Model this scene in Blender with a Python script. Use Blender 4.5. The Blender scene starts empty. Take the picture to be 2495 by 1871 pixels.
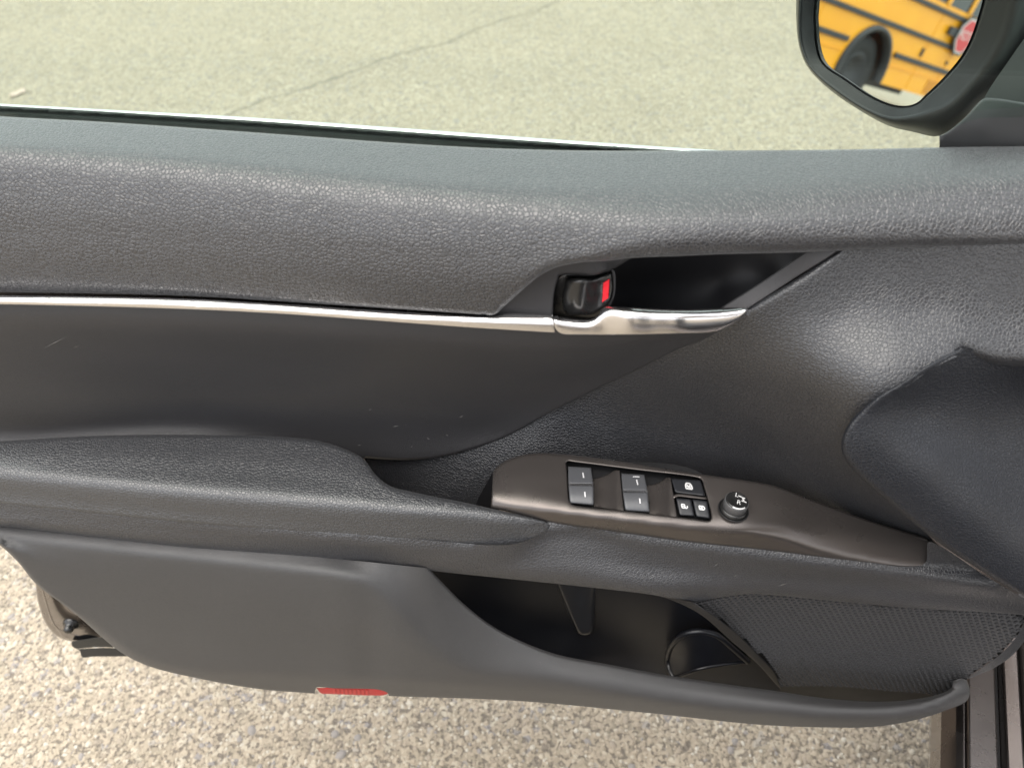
import bpy, math, random
import numpy as np
from mathutils import Vector
from mathutils.geometry import delaunay_2d_cdt

scene = bpy.context.scene
R = math.radians
random.seed(4)

# ------------------------------------------------------------------ camera
W, H, F = 2495.0, 1871.0, 1885.0           # photo size and focal length in its pixels
PITCH = R(42.0)
CAM = np.array([0.0, -0.48, 1.18])
cd = bpy.data.cameras.new("camera")
cam = bpy.data.objects.new("camera", cd)
scene.collection.objects.link(cam)
cam.location = CAM
cam.rotation_euler = (R(90) - PITCH, 0, 0)
cd.sensor_fit = 'HORIZONTAL'
cd.sensor_width = 36.0
cd.lens = 36.0 * F / W
cd.dof.use_dof = True                       # a phone lens: sharp on the trim, the road beyond a little soft
cd.dof.focus_distance = 0.68
cd.dof.aperture_fstop = 6.5
cd.clip_start = 0.02
cd.clip_end = 1000
scene.camera = cam

# ------------------------------------------------------------------ light
SUN_EL, SUN_AZ = R(72.0), R(215.0)          # azimuth of the sun, counter-clockwise from +X
world = bpy.data.worlds.new("World")
scene.world = world
world.use_nodes = True
wn = world.node_tree
wn.nodes.clear()
sky = wn.nodes.new("ShaderNodeTexSky")
sky.sky_type = 'NISHITA'
sky.sun_disc = False
sky.sun_elevation = SUN_EL
sky.sun_rotation = R(90) - SUN_AZ
sky.air_density = 1.0
sky.dust_density = 5.0
sky.ozone_density = 1.0
bg = wn.nodes.new("ShaderNodeBackground")
bg.inputs['Strength'].default_value = 0.15
wo = wn.nodes.new("ShaderNodeOutputWorld")
hz = wn.nodes.new("ShaderNodeMix")           # thin bright cloud veils the whole sky evenly
hz.data_type = 'RGBA'
hz.inputs['Factor'].default_value = 0.8
hz.inputs['B'].default_value = (7.4, 7.45, 7.55, 1)
wn.links.new(sky.outputs[0], hz.inputs['A'])
wn.links.new(hz.outputs['Result'], bg.inputs[0])
wn.links.new(bg.outputs[0], wo.inputs[0])
sd = bpy.data.lights.new("sun", 'SUN')
sd.energy = 1.5
sd.angle = R(60.0)
sd.color = (1.0, 0.95, 0.87)
sun = bpy.data.objects.new("sun", sd)
scene.collection.objects.link(sun)
S = Vector((math.cos(SUN_EL) * math.cos(SUN_AZ), math.cos(SUN_EL) * math.sin(SUN_AZ), math.sin(SUN_EL)))
sun.rotation_euler = S.to_track_quat('Z', 'Y').to_euler()
sun.location = S * 20
vs = scene.view_settings
vs.view_transform = 'Standard'
vs.look = 'None'
vs.exposure = 1.15
vs.gamma = 1.0
vs.use_curve_mapping = False

# ------------------------------------------------------------------ geometry helpers
K = 0.06                                     # the open door is turned a little: door plane y = d - K x


def ray(px, py):
    px = np.asarray(px, float); py = np.asarray(py, float)
    u = (px - W / 2) / F
    v = (H / 2 - py) / F
    c, s = math.cos(PITCH), math.sin(PITCH)
    return np.stack([u, c + v * s, -s + v * c], -1)


def door(px, py, d):
    r = ray(px, py)
    d = np.asarray(d, float)
    t = (d - CAM[1] - K * CAM[0]) / (r[..., 1] + K * r[..., 0])
    return CAM + r * t[..., None]


def onz(px, py, z):
    r = ray(px, py)
    t = (z - CAM[2]) / r[..., 2]
    return CAM + r * np.asarray(t)[..., None]


def Z(px, py, z):
    """control point of a surface known by its height z"""
    p = onz(px, py, z)
    return (px, py, float(p[1] + K * p[0]))


def project(p):
    q = np.asarray(p) - CAM
    c, s = math.cos(PITCH), math.sin(PITCH)
    dep = q[..., 1] * c - q[..., 2] * s
    up = q[..., 1] * s + q[..., 2] * c
    return W / 2 + F * q[..., 0] / dep, H / 2 - F * up / dep


def spline(pts, step=6.0):
    """Catmull-Rom through the points, resampled to about step"""
    p = np.asarray(pts, float)
    if len(p) == 2:
        n = max(1, int(np.hypot(*(p[1] - p[0])) / step))
        return p[0] + (p[1] - p[0]) * np.linspace(0, 1, n + 1)[:, None]
    out = []
    q = np.vstack([2 * p[0] - p[1], p, 2 * p[-1] - p[-2]])
    for i in range(1, len(q) - 2):
        a, b, c, d = q[i - 1], q[i], q[i + 1], q[i + 2]
        ta, tb, tc = [max(np.hypot(*(v - u)), 1e-6) ** 0.5 for u, v in ((a, b), (b, c), (c, d))]
        m1 = (b - a) / ta - (c - a) / (ta + tb) + (c - b) / tb
        m2 = (c - b) / tb - (d - b) / (tb + tc) + (d - c) / tc
        m1 *= tb; m2 *= tb
        n = max(1, int(np.hypot(*(c - b)) / step))
        t = np.linspace(0, 1, n, endpoint=False)[:, None]
        out.append((2 * t**3 - 3 * t**2 + 1) * b + (t**3 - 2 * t**2 + t) * m1 + (-2 * t**3 + 3 * t**2) * c + (t**3 - t**2) * m2)
    return np.vstack(out + [p[-1:]])


def tps(ctrl, lam=2e-4):
    c = np.asarray(ctrl, float)
    sc = 300.0
    X = c[:, :2] / sc
    n = len(X)

    def ker(A, B):
        r2 = ((A[:, None] - B[None]) ** 2).sum(-1)
        return np.where(r2 > 1e-12, 0.5 * r2 * np.log(np.maximum(r2, 1e-12)), 0)
    A = np.zeros((n + 3, n + 3))
    A[:n, :n] = ker(X, X) + np.eye(n) * lam
    A[:n, n] = 1; A[:n, n + 1:] = X
    A[n, :n] = 1; A[n + 1:, :n] = X.T
    w = np.linalg.lstsq(A, np.concatenate([c[:, 2], [0, 0, 0]]), rcond=None)[0]

    def f(P):
        P = np.asarray(P, float) / sc
        return ker(P, X) @ w[:n] + w[n] + P @ w[n + 1:]
    return f


def hermite(xs, ys, q):
    """smooth curve through ys (n, m) at xs, evaluated at q"""
    xs = np.asarray(xs, float); ys = np.asarray(ys, float)
    sl = np.gradient(ys, xs, axis=0)
    i = np.clip(np.searchsorted(xs, q) - 1, 0, len(xs) - 2)
    h = (xs[i + 1] - xs[i])[:, None]
    t = np.clip((q - xs[i])[:, None] / h, -0.2, 1.2)
    return (2 * t**3 - 3 * t**2 + 1) * ys[i] + (t**3 - 2 * t**2 + t) * h * sl[i] + (-2 * t**3 + 3 * t**2) * ys[i + 1] + (t**3 - t**2) * h * sl[i + 1]


def rows(cols):
    """depth field from columns: [(x, [(y, depth) or (y, 'z', height) ...])], the same number of rows in each"""
    xs = np.array([c[0] for c in cols], float)
    Y = np.array([[r[0] for r in c[1]] for c in cols], float)
    Dp = np.array([[r[1] if len(r) == 2 else Z(c[0], r[0], r[2])[2] for r in c[1]] for c in cols], float)

    def f(V):
        V = np.asarray(V, float)
        y = hermite(xs, Y, V[:, 0]); d = hermite(xs, Dp, V[:, 0])
        y = np.maximum.accumulate(y + np.arange(y.shape[1]) * 1e-3, axis=1)
        h = np.maximum(np.diff(y, axis=1), 1e-3); dl = np.diff(d, axis=1) / h
        m = np.zeros_like(d)
        m[:, 0] = dl[:, 0]; m[:, -1] = dl[:, -1]
        a, b = dl[:, :-1], dl[:, 1:]
        w1 = 2 * h[:, 1:] + h[:, :-1]; w2 = h[:, 1:] + 2 * h[:, :-1]
        with np.errstate(all='ignore'):
            hm = (w1 + w2) / (w1 / a + w2 / b)
        m[:, 1:-1] = np.where(a * b > 0, hm, 0)
        k = np.clip((V[:, 1:2] >= y).sum(1) - 1, 0, y.shape[1] - 2)
        r = np.arange(len(V))
        hh = h[r, k]
        t = np.clip((V[:, 1] - y[r, k]) / hh, -0.3, 1.3)
        return (2 * t**3 - 3 * t**2 + 1) * d[r, k] + (t**3 - 2 * t**2 + t) * hh * m[r, k] + (-2 * t**3 + 3 * t**2) * d[r, k + 1] + (t**3 - t**2) * hh * m[r, k + 1]
    return f


def seg_dist(P, poly):
    a = poly[:-1]; b = poly[1:]
    ab = b - a
    L = np.maximum((ab ** 2).sum(1), 1e-9)
    best = np.full(len(P), 1e9)
    for i in range(0, len(a), 60):
        t = np.clip(((P[:, None] - a[None, i:i + 60]) * ab[None, i:i + 60]).sum(-1) / L[None, i:i + 60], 0, 1)
        d = P[:, None] - (a[None, i:i + 60] + t[..., None] * ab[None, i:i + 60])
        best = np.minimum(best, np.sqrt((d ** 2).sum(-1)).min(1))
    return best


def inside(P, poly):
    x, y = P[:, 0], P[:, 1]
    r = np.zeros(len(P), bool)
    a = poly; b = np.roll(poly, -1, 0)
    for (x0, y0), (x1, y1) in zip(a, b):
        if y0 == y1:
            continue
        c = ((y0 > y) != (y1 > y)) & (x < (x1 - x0) * (y - y0) / (y1 - y0) + x0)
        r ^= c
    return r


def link(o, parent=None):
    scene.collection.objects.link(o)
    if parent is not None:
        o.parent = parent
    return o


def mesh(name, verts, faces, mat, parent=None, smooth=True, mats=None, midx=None):
    me = bpy.data.meshes.new(name)
    me.from_pydata([tuple(map(float, v)) for v in verts], [], [tuple(int(i) for i in f) for f in faces])
    for m in (mats or [mat]):
        me.materials.append(m)
    if smooth:
        me.polygons.foreach_set("use_smooth", [True] * len(me.polygons))
    if midx is not None:
        me.polygons.foreach_set("material_index", midx)
    me.update()
    return link(bpy.data.objects.new(name, me), parent)


def empty(name, loc=(0, 0, 0), label=None, cat=None, group=None):
    o = bpy.data.objects.new(name, None)
    o.empty_display_size = 0.05
    o.location = loc
    scene.collection.objects.link(o)
    if label:
        o["label"] = label; o["category"] = cat
    if group:
        o["group"] = group
    return o


def patch(name, segs, ctrl, mat, parent, step=14.0, skirt=0.012, holes=(), bstep=6.0, prof=None, hround=0.0, back=None, lam=2e-4, relax=0, free=False):
    """A moulded panel. segs: [(points, edge radius in px)], closed; ctrl: [(px, py, depth)]"""
    curves = [(spline(p, bstep), r) for p, r in segs]
    loop = np.vstack([c[:-1] for c, _ in curves])
    hl = [np.vstack([spline(np.asarray(h), bstep)]) for h in holes]
    # orient
    area = 0.5 * np.sum(loop[:, 0] * np.roll(loop[:, 1], -1) - loop[:, 1] * np.roll(loop[:, 0], -1))
    sgn = 1 if area > 0 else -1
    pts = [loop]; allow = [np.ones(len(loop), bool)]
    lo, hi = loop.min(0), loop.max(0)
    gx = np.arange(lo[0], hi[0], step); gy = np.arange(lo[1], hi[1], step * 0.87)
    G = np.array([(x + (j % 2) * step * 0.5, y) for j, y in enumerate(gy) for x in gx])
    allb = np.vstack([loop, loop[:1]])
    holeloops = [np.vstack([h, h[:1]]) if np.hypot(*(h[0] - h[-1])) > 1e-6 else h for h in hl]

    def clear(P, dmin):
        m = inside(P, loop)
        P = P[m]
        if not len(P):
            return P
        d = seg_dist(P, allb)
        for h in holeloops:
            d = np.minimum(d, seg_dist(P, h))
            d[inside(P, h[:-1])] = 0
        dm = dmin if np.isscalar(dmin) else dmin[m]
        return P[d >= dm]
    rings = []
    for c, r in list(curves) + [(h, hround) for h in holeloops]:
        if r <= 0:
            continue
        t = np.gradient(c, axis=0)
        nrm = np.stack([-t[:, 1], t[:, 0]], -1)
        nrm /= np.maximum(np.hypot(nrm[:, 0], nrm[:, 1])[:, None], 1e-9)
        for f in (0.06, 0.2, 0.4, 0.7, 1.0):
            for s in (1, -1):
                P = c + nrm * s * r * f
                P = clear(P, r * f * 0.93)
                if len(P):
                    rings.append(P)
    rmax = max([r for _, r in curves] + [hround])
    allP = [loop] + [h[:-1] for h in holeloops]
    base = np.vstack(allP)
    nb = len(base)
    extra = list(rings)
    G = clear(G, max(4.0, min(rmax * 1.05, step)))
    if rings:
        RR = np.vstack(rings)
        # drop grid points that crowd the rings
        keep = np.ones(len(G), bool)
        for i in range(0, len(G), 400):
            dd = ((G[i:i + 400, None] - RR[None]) ** 2).sum(-1).min(1)
            keep[i:i + 400] = dd > 9.0
        G = G[keep]
    P = np.vstack([base] + extra + [G])
    edges = []
    o = 0
    for A in allP:
        n = len(A)
        edges += [(o + i, o + (i + 1) % n) for i in range(n)]
        o += n
    res = delaunay_2d_cdt([Vector((float(x), float(y))) for x, y in P], edges, [], 0, 1e-3)
    V = np.array([(v.x, v.y) for v in res[0]])
    T = np.array([f for f in res[2] if len(f) == 3])
    cen = V[T].mean(1)
    m = inside(cen, loop)
    for h in holeloops:
        m &= ~inside(cen, h[:-1])
    T = T[m]
    dep = tps(ctrl, lam)(V) if not callable(ctrl) else ctrl(V)
    if relax:                                # even the surface out between its edges
        fixed = (seg_dist(V, allb) < 1.0) & (not free)
        E_ = np.vstack([T[:, [0, 1]], T[:, [1, 2]], T[:, [2, 0]]]); E_ = np.vstack([E_, E_[:, ::-1]])
        cnt = np.maximum(np.bincount(E_[:, 0], minlength=len(V)), 1)
        for _ in range(relax):
            av = np.bincount(E_[:, 0], weights=dep[E_[:, 1]], minlength=len(V)) / cnt
            dep = np.where(fixed, dep, 0.4 * dep + 0.6 * av)
    for c, r in list(curves) + [(h, hround) for h in holeloops]:
        if r <= 0:
            continue
        q = np.clip(seg_dist(V, c) / r, 0, 1)
        dep = dep + r * 0.00036 * (1 - np.sqrt(1 - (1 - q) ** 2))
    if prof is not None:
        dep = dep + prof(V)
    X = door(V[:, 0], V[:, 1], dep)
    # wind towards the camera
    a = X[T[:, 0]]; nn = np.cross(X[T[:, 1]] - a, X[T[:, 2]] - a)
    flip = (nn * (a - CAM)).sum(1) > 0
    T[flip] = T[flip][:, ::-1]
    verts = list(X); faces = [tuple(t) for t in T]
    # skirt: turn the rim back, away from the eye
    inv = {}
    for i, org in enumerate(res[3]):
        for g in org:
            inv[g] = i
    o = 0
    bdir = None if back is None else np.asarray(back, float)
    for A in allP:
        n = len(A)
        ids = [inv[o + i] for i in range(n)]
        o += n
        b0 = len(verts)
        for i in ids:
            verts.append(X[i])
        for i in ids:
            r = X[i] - CAM
            r = r / np.linalg.norm(r)
            e = r if bdir is None else bdir
            verts.append(X[i] + e * skirt)
        for i in range(n):
            j = (i + 1) % n
            faces.append((b0 + i, b0 + j, b0 + n + j, b0 + n + i))
    return mesh(name, verts, faces, mat, parent)


def bmesh_box(v, f, c, s, ax=None):
    ax = np.eye(3) if ax is None else np.asarray(ax, float)
    b = len(v)
    for k in range(8):
        q = [(1 if k >> i & 1 else -1) * s[i] for i in range(3)]
        v.append(np.asarray(c) + q[0] * ax[0] + q[1] * ax[1] + q[2] * ax[2])
    for q in ((0, 2, 3, 1), (4, 5, 7, 6), (0, 1, 5, 4), (2, 6, 7, 3), (0, 4, 6, 2), (1, 3, 7, 5)):
        f.append(tuple(b + i for i in q))


def bevel(o, w=0.005, n=2):
    m = o.modifiers.new("bevel", 'BEVEL')
    m.width = w; m.segments = n; m.limit_method = 'ANGLE'; m.angle_limit = R(35)
    return o


# ------------------------------------------------------------------ materials
def material(name):
    m = bpy.data.materials.new(name)
    m.use_nodes = True
    nt = m.node_tree
    b = nt.nodes["Principled BSDF"]
    return m, nt, b, nt.links.new


def node(nt, t, **kw):
    n = nt.nodes.new(t)
    for k, v in kw.items():
        if k in n.inputs.keys() if isinstance(k, str) else False:
            n.inputs[k].default_value = v
        else:
            setattr(n, k, v)
    return n


def plastic(name, col, rough=0.5, spec=0.5, metal=0.0, noise=0.0, coat=0.0):
    m, nt, b, L = material(name)
    b.inputs['Base Color'].default_value = (*col, 1)
    b.inputs['Roughness'].default_value = rough
    b.inputs['Specular IOR Level'].default_value = spec
    b.inputs['Metallic'].default_value = metal
    b.inputs['Coat Weight'].default_value = coat
    b.inputs['Coat Roughness'].default_value = 0.05
    tc = node(nt, 'ShaderNodeTexCoord')
    n = node(nt, 'ShaderNodeTexNoise', Scale=45.0, Detail=6.0)
    L(tc.outputs['Object'], n.inputs['Vector'])
    mr = node(nt, 'ShaderNodeMapRange')
    mr.inputs['To Min'].default_value = max(0.02, rough - 0.05)
    mr.inputs['To Max'].default_value = rough + 0.06
    L(n.outputs['Fac'], mr.inputs['Value'])
    L(mr.outputs[0], b.inputs['Roughness'])
    if noise:
        n2 = node(nt, 'ShaderNodeTexNoise', Scale=1600.0, Detail=2.0)
        L(tc.outputs['Object'], n2.inputs['Vector'])
        bp = node(nt, 'ShaderNodeBump', Strength=noise, Distance=0.0004)
        L(n2.outputs['Fac'], bp.inputs['Height'])
        L(bp.outputs[0], b.inputs['Normal'])
    return m


def leather(name, col, scale=330.0, bump=0.5, rough=0.48, spec=0.5, stretch=(1, 1, 1), dist=0.0006, vary=0.25, sheen=0.12):
    m, nt, b, L = material(name)
    b.inputs['Sheen Weight'].default_value = sheen
    b.inputs['Sheen Roughness'].default_value = 0.35
    b.inputs['Specular IOR Level'].default_value = spec
    tc = node(nt, 'ShaderNodeTexCoord')
    mp = node(nt, 'ShaderNodeMapping')
    mp.inputs['Scale'].default_value = stretch
    L(tc.outputs['Object'], mp.inputs['Vector'])
    nz = node(nt, 'ShaderNodeTexNoise', Scale=scale * 0.55, Detail=2.0)
    L(mp.outputs[0], nz.inputs['Vector'])
    sub = node(nt, 'ShaderNodeVectorMath', operation='SUBTRACT'); sub.inputs[1].default_value = (0.5, 0.5, 0.5)
    L(nz.outputs['Color'], sub.inputs[0])
    scl = node(nt, 'ShaderNodeVectorMath', operation='SCALE'); scl.inputs['Scale'].default_value = 0.45 / scale
    L(sub.outputs[0], scl.inputs[0])
    add = node(nt, 'ShaderNodeVectorMath', operation='ADD')
    L(mp.outputs[0], add.inputs[0]); L(scl.outputs[0], add.inputs[1])
    vo = node(nt, 'ShaderNodeTexVoronoi', feature='DISTANCE_TO_EDGE', Scale=scale)
    L(add.outputs[0], vo.inputs['Vector'])
    mr = node(nt, 'ShaderNodeMapRange', interpolation_type='SMOOTHSTEP')
    mr.inputs['From Max'].default_value = 0.2
    L(vo.outputs['Distance'], mr.inputs['Value'])
    big = node(nt, 'ShaderNodeTexNoise', Scale=22.0, Detail=3.0)
    L(tc.outputs['Object'], big.inputs['Vector'])
    st = node(nt, 'ShaderNodeMapRange')
    st.inputs['From Min'].default_value = 0.3; st.inputs['From Max'].default_value = 0.7
    st.inputs['To Min'].default_value = bump * (1 - vary); st.inputs['To Max'].default_value = bump * (1 + vary)
    L(big.outputs['Fac'], st.inputs['Value'])
    bp = node(nt, 'ShaderNodeBump', Distance=dist)
    L(st.outputs[0], bp.inputs['Strength'])
    L(mr.outputs[0], bp.inputs['Height'])
    L(bp.outputs[0], b.inputs['Normal'])
    rg = node(nt, 'ShaderNodeMapRange')
    rg.inputs['To Min'].default_value = rough + 0.10; rg.inputs['To Max'].default_value = rough - 0.02
    L(mr.outputs[0], rg.inputs['Value'])
    L(rg.outputs[0], b.inputs['Roughness'])
    # dust and handling marks vary the colour a little
    du = node(nt, 'ShaderNodeTexNoise', Scale=9.0, Detail=8.0, Roughness=0.65)
    L(tc.outputs['Object'], du.inputs['Vector'])
    cr = node(nt, 'ShaderNodeMix', data_type='RGBA')
    cr.inputs['A'].default_value = (*[c * 0.88 for c in col], 1)
    cr.inputs['B'].default_value = (*[c * 1.15 for c in col], 1)
    L(du.outputs['Fac'], cr.inputs['Factor'])
    # fine light specks of dust
    sp = node(nt, 'ShaderNodeTexVoronoi', Scale=90.0)
    L(tc.outputs['Object'], sp.inputs['Vector'])
    th = node(nt, 'ShaderNodeMath', operation='LESS_THAN'); th.inputs[1].default_value = 0.028
    L(sp.outputs['Distance'], th.inputs[0])
    cr2 = node(nt, 'ShaderNodeMix', data_type='RGBA')
    cr2.inputs['B'].default_value = (0.22, 0.21, 0.20, 1)
    mm = node(nt, 'ShaderNodeMath', operation='MULTIPLY'); mm.inputs[1].default_value = 0.5
    L(th.outputs[0], mm.inputs[0])
    L(mm.outputs[0], cr2.inputs['Factor'])
    L(cr.outputs['Result'], cr2.inputs['A'])
    L(cr2.outputs['Result'], b.inputs['Base Color'])
    return m


def metallic(name, col, rough, flake=0.0, coat=0.0, aniso=0.0):
    m, nt, b, L = material(name)
    b.inputs['Base Color'].default_value = (*col, 1)
    b.inputs['Metallic'].default_value = 1.0
    b.inputs['Roughness'].default_value = rough
    b.inputs['Coat Weight'].default_value = coat
    tc = node(nt, 'ShaderNodeTexCoord')
    n = node(nt, 'ShaderNodeTexNoise', Scale=30.0, Detail=5.0)
    L(tc.outputs['Object'], n.inputs['Vector'])
    mr = node(nt, 'ShaderNodeMapRange')
    mr.inputs['To Min'].default_value = max(0.02, rough - 0.04); mr.inputs['To Max'].default_value = rough + 0.05
    L(n.outputs['Fac'], mr.inputs['Value']); L(mr.outputs[0], b.inputs['Roughness'])
    if flake:
        v = node(nt, 'ShaderNodeTexNoise', Scale=2500.0, Detail=1.0)
        L(tc.outputs['Object'], v.inputs['Vector'])
        bp = node(nt, 'ShaderNodeBump', Strength=flake, Distance=0.0002)
        L(v.outputs['Fac'], bp.inputs['Height']); L(bp.outputs[0], b.inputs['Normal'])
    return m


M_UP = leather("soft_trim", (0.027, 0.027, 0.030), 375, 0.52, 0.31, 1.0, dist=0.0006, vary=0.1, sheen=0.24)
M_ARM = leather("arm_leather", (0.033, 0.034, 0.037), 390, 0.44, 0.33, 0.9, dist=0.0006, vary=0.1, sheen=0.05)
M_FRONT = leather("front_trim", (0.0215, 0.0222, 0.0255), 390, 0.40, 0.34, 0.9, dist=0.0006, vary=0.1, sheen=0.03)
M_FASC = leather("fascia_trim", (0.029, 0.0295, 0.033), 400, 0.46, 0.35, 0.8, dist=0.0006, vary=0.1, sheen=0.03)
M_INS = leather("insert_trim", (0.034, 0.0335, 0.036), 900, 0.3, 0.42, 0.5, dist=0.0004, sheen=0.03)
M_LOW = leather("lower_trim", (0.044, 0.0435, 0.0445), 850, 0.3, 0.46, 0.5, dist=0.0004, sheen=0.03)
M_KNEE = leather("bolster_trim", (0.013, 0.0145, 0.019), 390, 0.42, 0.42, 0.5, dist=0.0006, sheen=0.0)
M_BLACK = plastic("black_plastic", (0.012, 0.012, 0.013), 0.42, 0.4, noise=0.2)
M_RECESS = plastic("recess_plastic", (0.009, 0.009, 0.011), 0.5, 0.4, noise=0.3)
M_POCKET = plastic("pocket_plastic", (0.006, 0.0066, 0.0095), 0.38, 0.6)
M_GLOSS = plastic("gloss_black", (0.012, 0.012, 0.012), 0.26, 0.6)
M_BEZEL = plastic("bezel_plastic", (0.036, 0.035, 0.037), 0.5, 0.4, noise=0.5)
M_RUBBER = plastic("rubber", (0.015, 0.016, 0.016), 0.55, 0.4)
M_CHROME = metallic("satin_chrome", (0.80, 0.785, 0.79), 0.21)
M_BRIGHT = metallic("bright_trim", (0.62, 0.63, 0.63), 0.25)
M_BROWN = metallic("brown_switch_plate", (0.108, 0.096, 0.090), 0.28, flake=0.25)
M_BROWN.node_tree.nodes["Principled BSDF"].inputs['Metallic'].default_value = 0.7
M_PAINT = metallic("brown_body_paint", (0.27, 0.245, 0.235), 0.27, flake=0.15, coat=0.6)
M_SWITCH = plastic("switch_grey", (0.07, 0.072, 0.078), 0.35, 0.5, noise=0.15)
M_KEY = plastic("switch_black", (0.016, 0.017, 0.02), 0.4, 0.5)
M_WHITE = plastic("white_print", (0.62, 0.62, 0.62), 0.5)
M_RED = plastic("red_plastic", (0.75, 0.004, 0.02), 0.35)
M_REFL = plastic("red_reflector", (0.50, 0.004, 0.012), 0.35, 0.15)
M_MIRCASE = plastic("mirror_case", (0.011, 0.011, 0.012), 0.36, 0.35, noise=0.2)
M_SAIL = plastic("sail_plastic", (0.02, 0.021, 0.022), 0.4, 0.5, noise=0.2)


def glass_mat():
    m, nt, b, L = material("tinted_glass")
    nt.nodes.remove(b)
    out = nt.nodes["Material Output"]
    tr = node(nt, 'ShaderNodeBsdfTransparent'); tr.inputs[0].default_value = (0.885, 0.95, 0.91, 1)
    gl = node(nt, 'ShaderNodeBsdfGlossy'); gl.inputs['Roughness'].default_value = 0.0
    geo = node(nt, 'ShaderNodeNewGeometry')
    dt = node(nt, 'ShaderNodeVectorMath', operation='DOT_PRODUCT')
    L(geo.outputs['Normal'], dt.inputs[0]); L(geo.outputs['Incoming'], dt.inputs[1])
    ab = node(nt, 'ShaderNodeMath', operation='ABSOLUTE'); L(dt.outputs['Value'], ab.inputs[0])
    om = node(nt, 'ShaderNodeMath', operation='SUBTRACT'); om.inputs[0].default_value = 1.0; L(ab.outputs[0], om.inputs[1])
    pw = node(nt, 'ShaderNodeMath', operation='POWER'); pw.inputs[1].default_value = 5.0; L(om.outputs[0], pw.inputs[0])
    fr = node(nt, 'ShaderNodeMath', operation='MULTIPLY_ADD'); fr.inputs[1].default_value = 0.96; fr.inputs[2].default_value = 0.035
    L(pw.outputs[0], fr.inputs[0])
    mx = node(nt, 'ShaderNodeMixShader')
    L(fr.outputs[0], mx.inputs[0]); L(tr.outputs[0], mx.inputs[1]); L(gl.outputs[0], mx.inputs[2])
    L(mx.outputs[0], out.inputs[0])
    return m


M_GLASS = glass_mat()
m, nt, b, L = material("mirror_silver")
b.inputs['Base Color'].default_value = (0.93, 0.94, 0.94, 1); b.inputs['Metallic'].default_value = 1
b.inputs['Roughness'].default_value = 0.0
M_MIRROR = m


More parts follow.
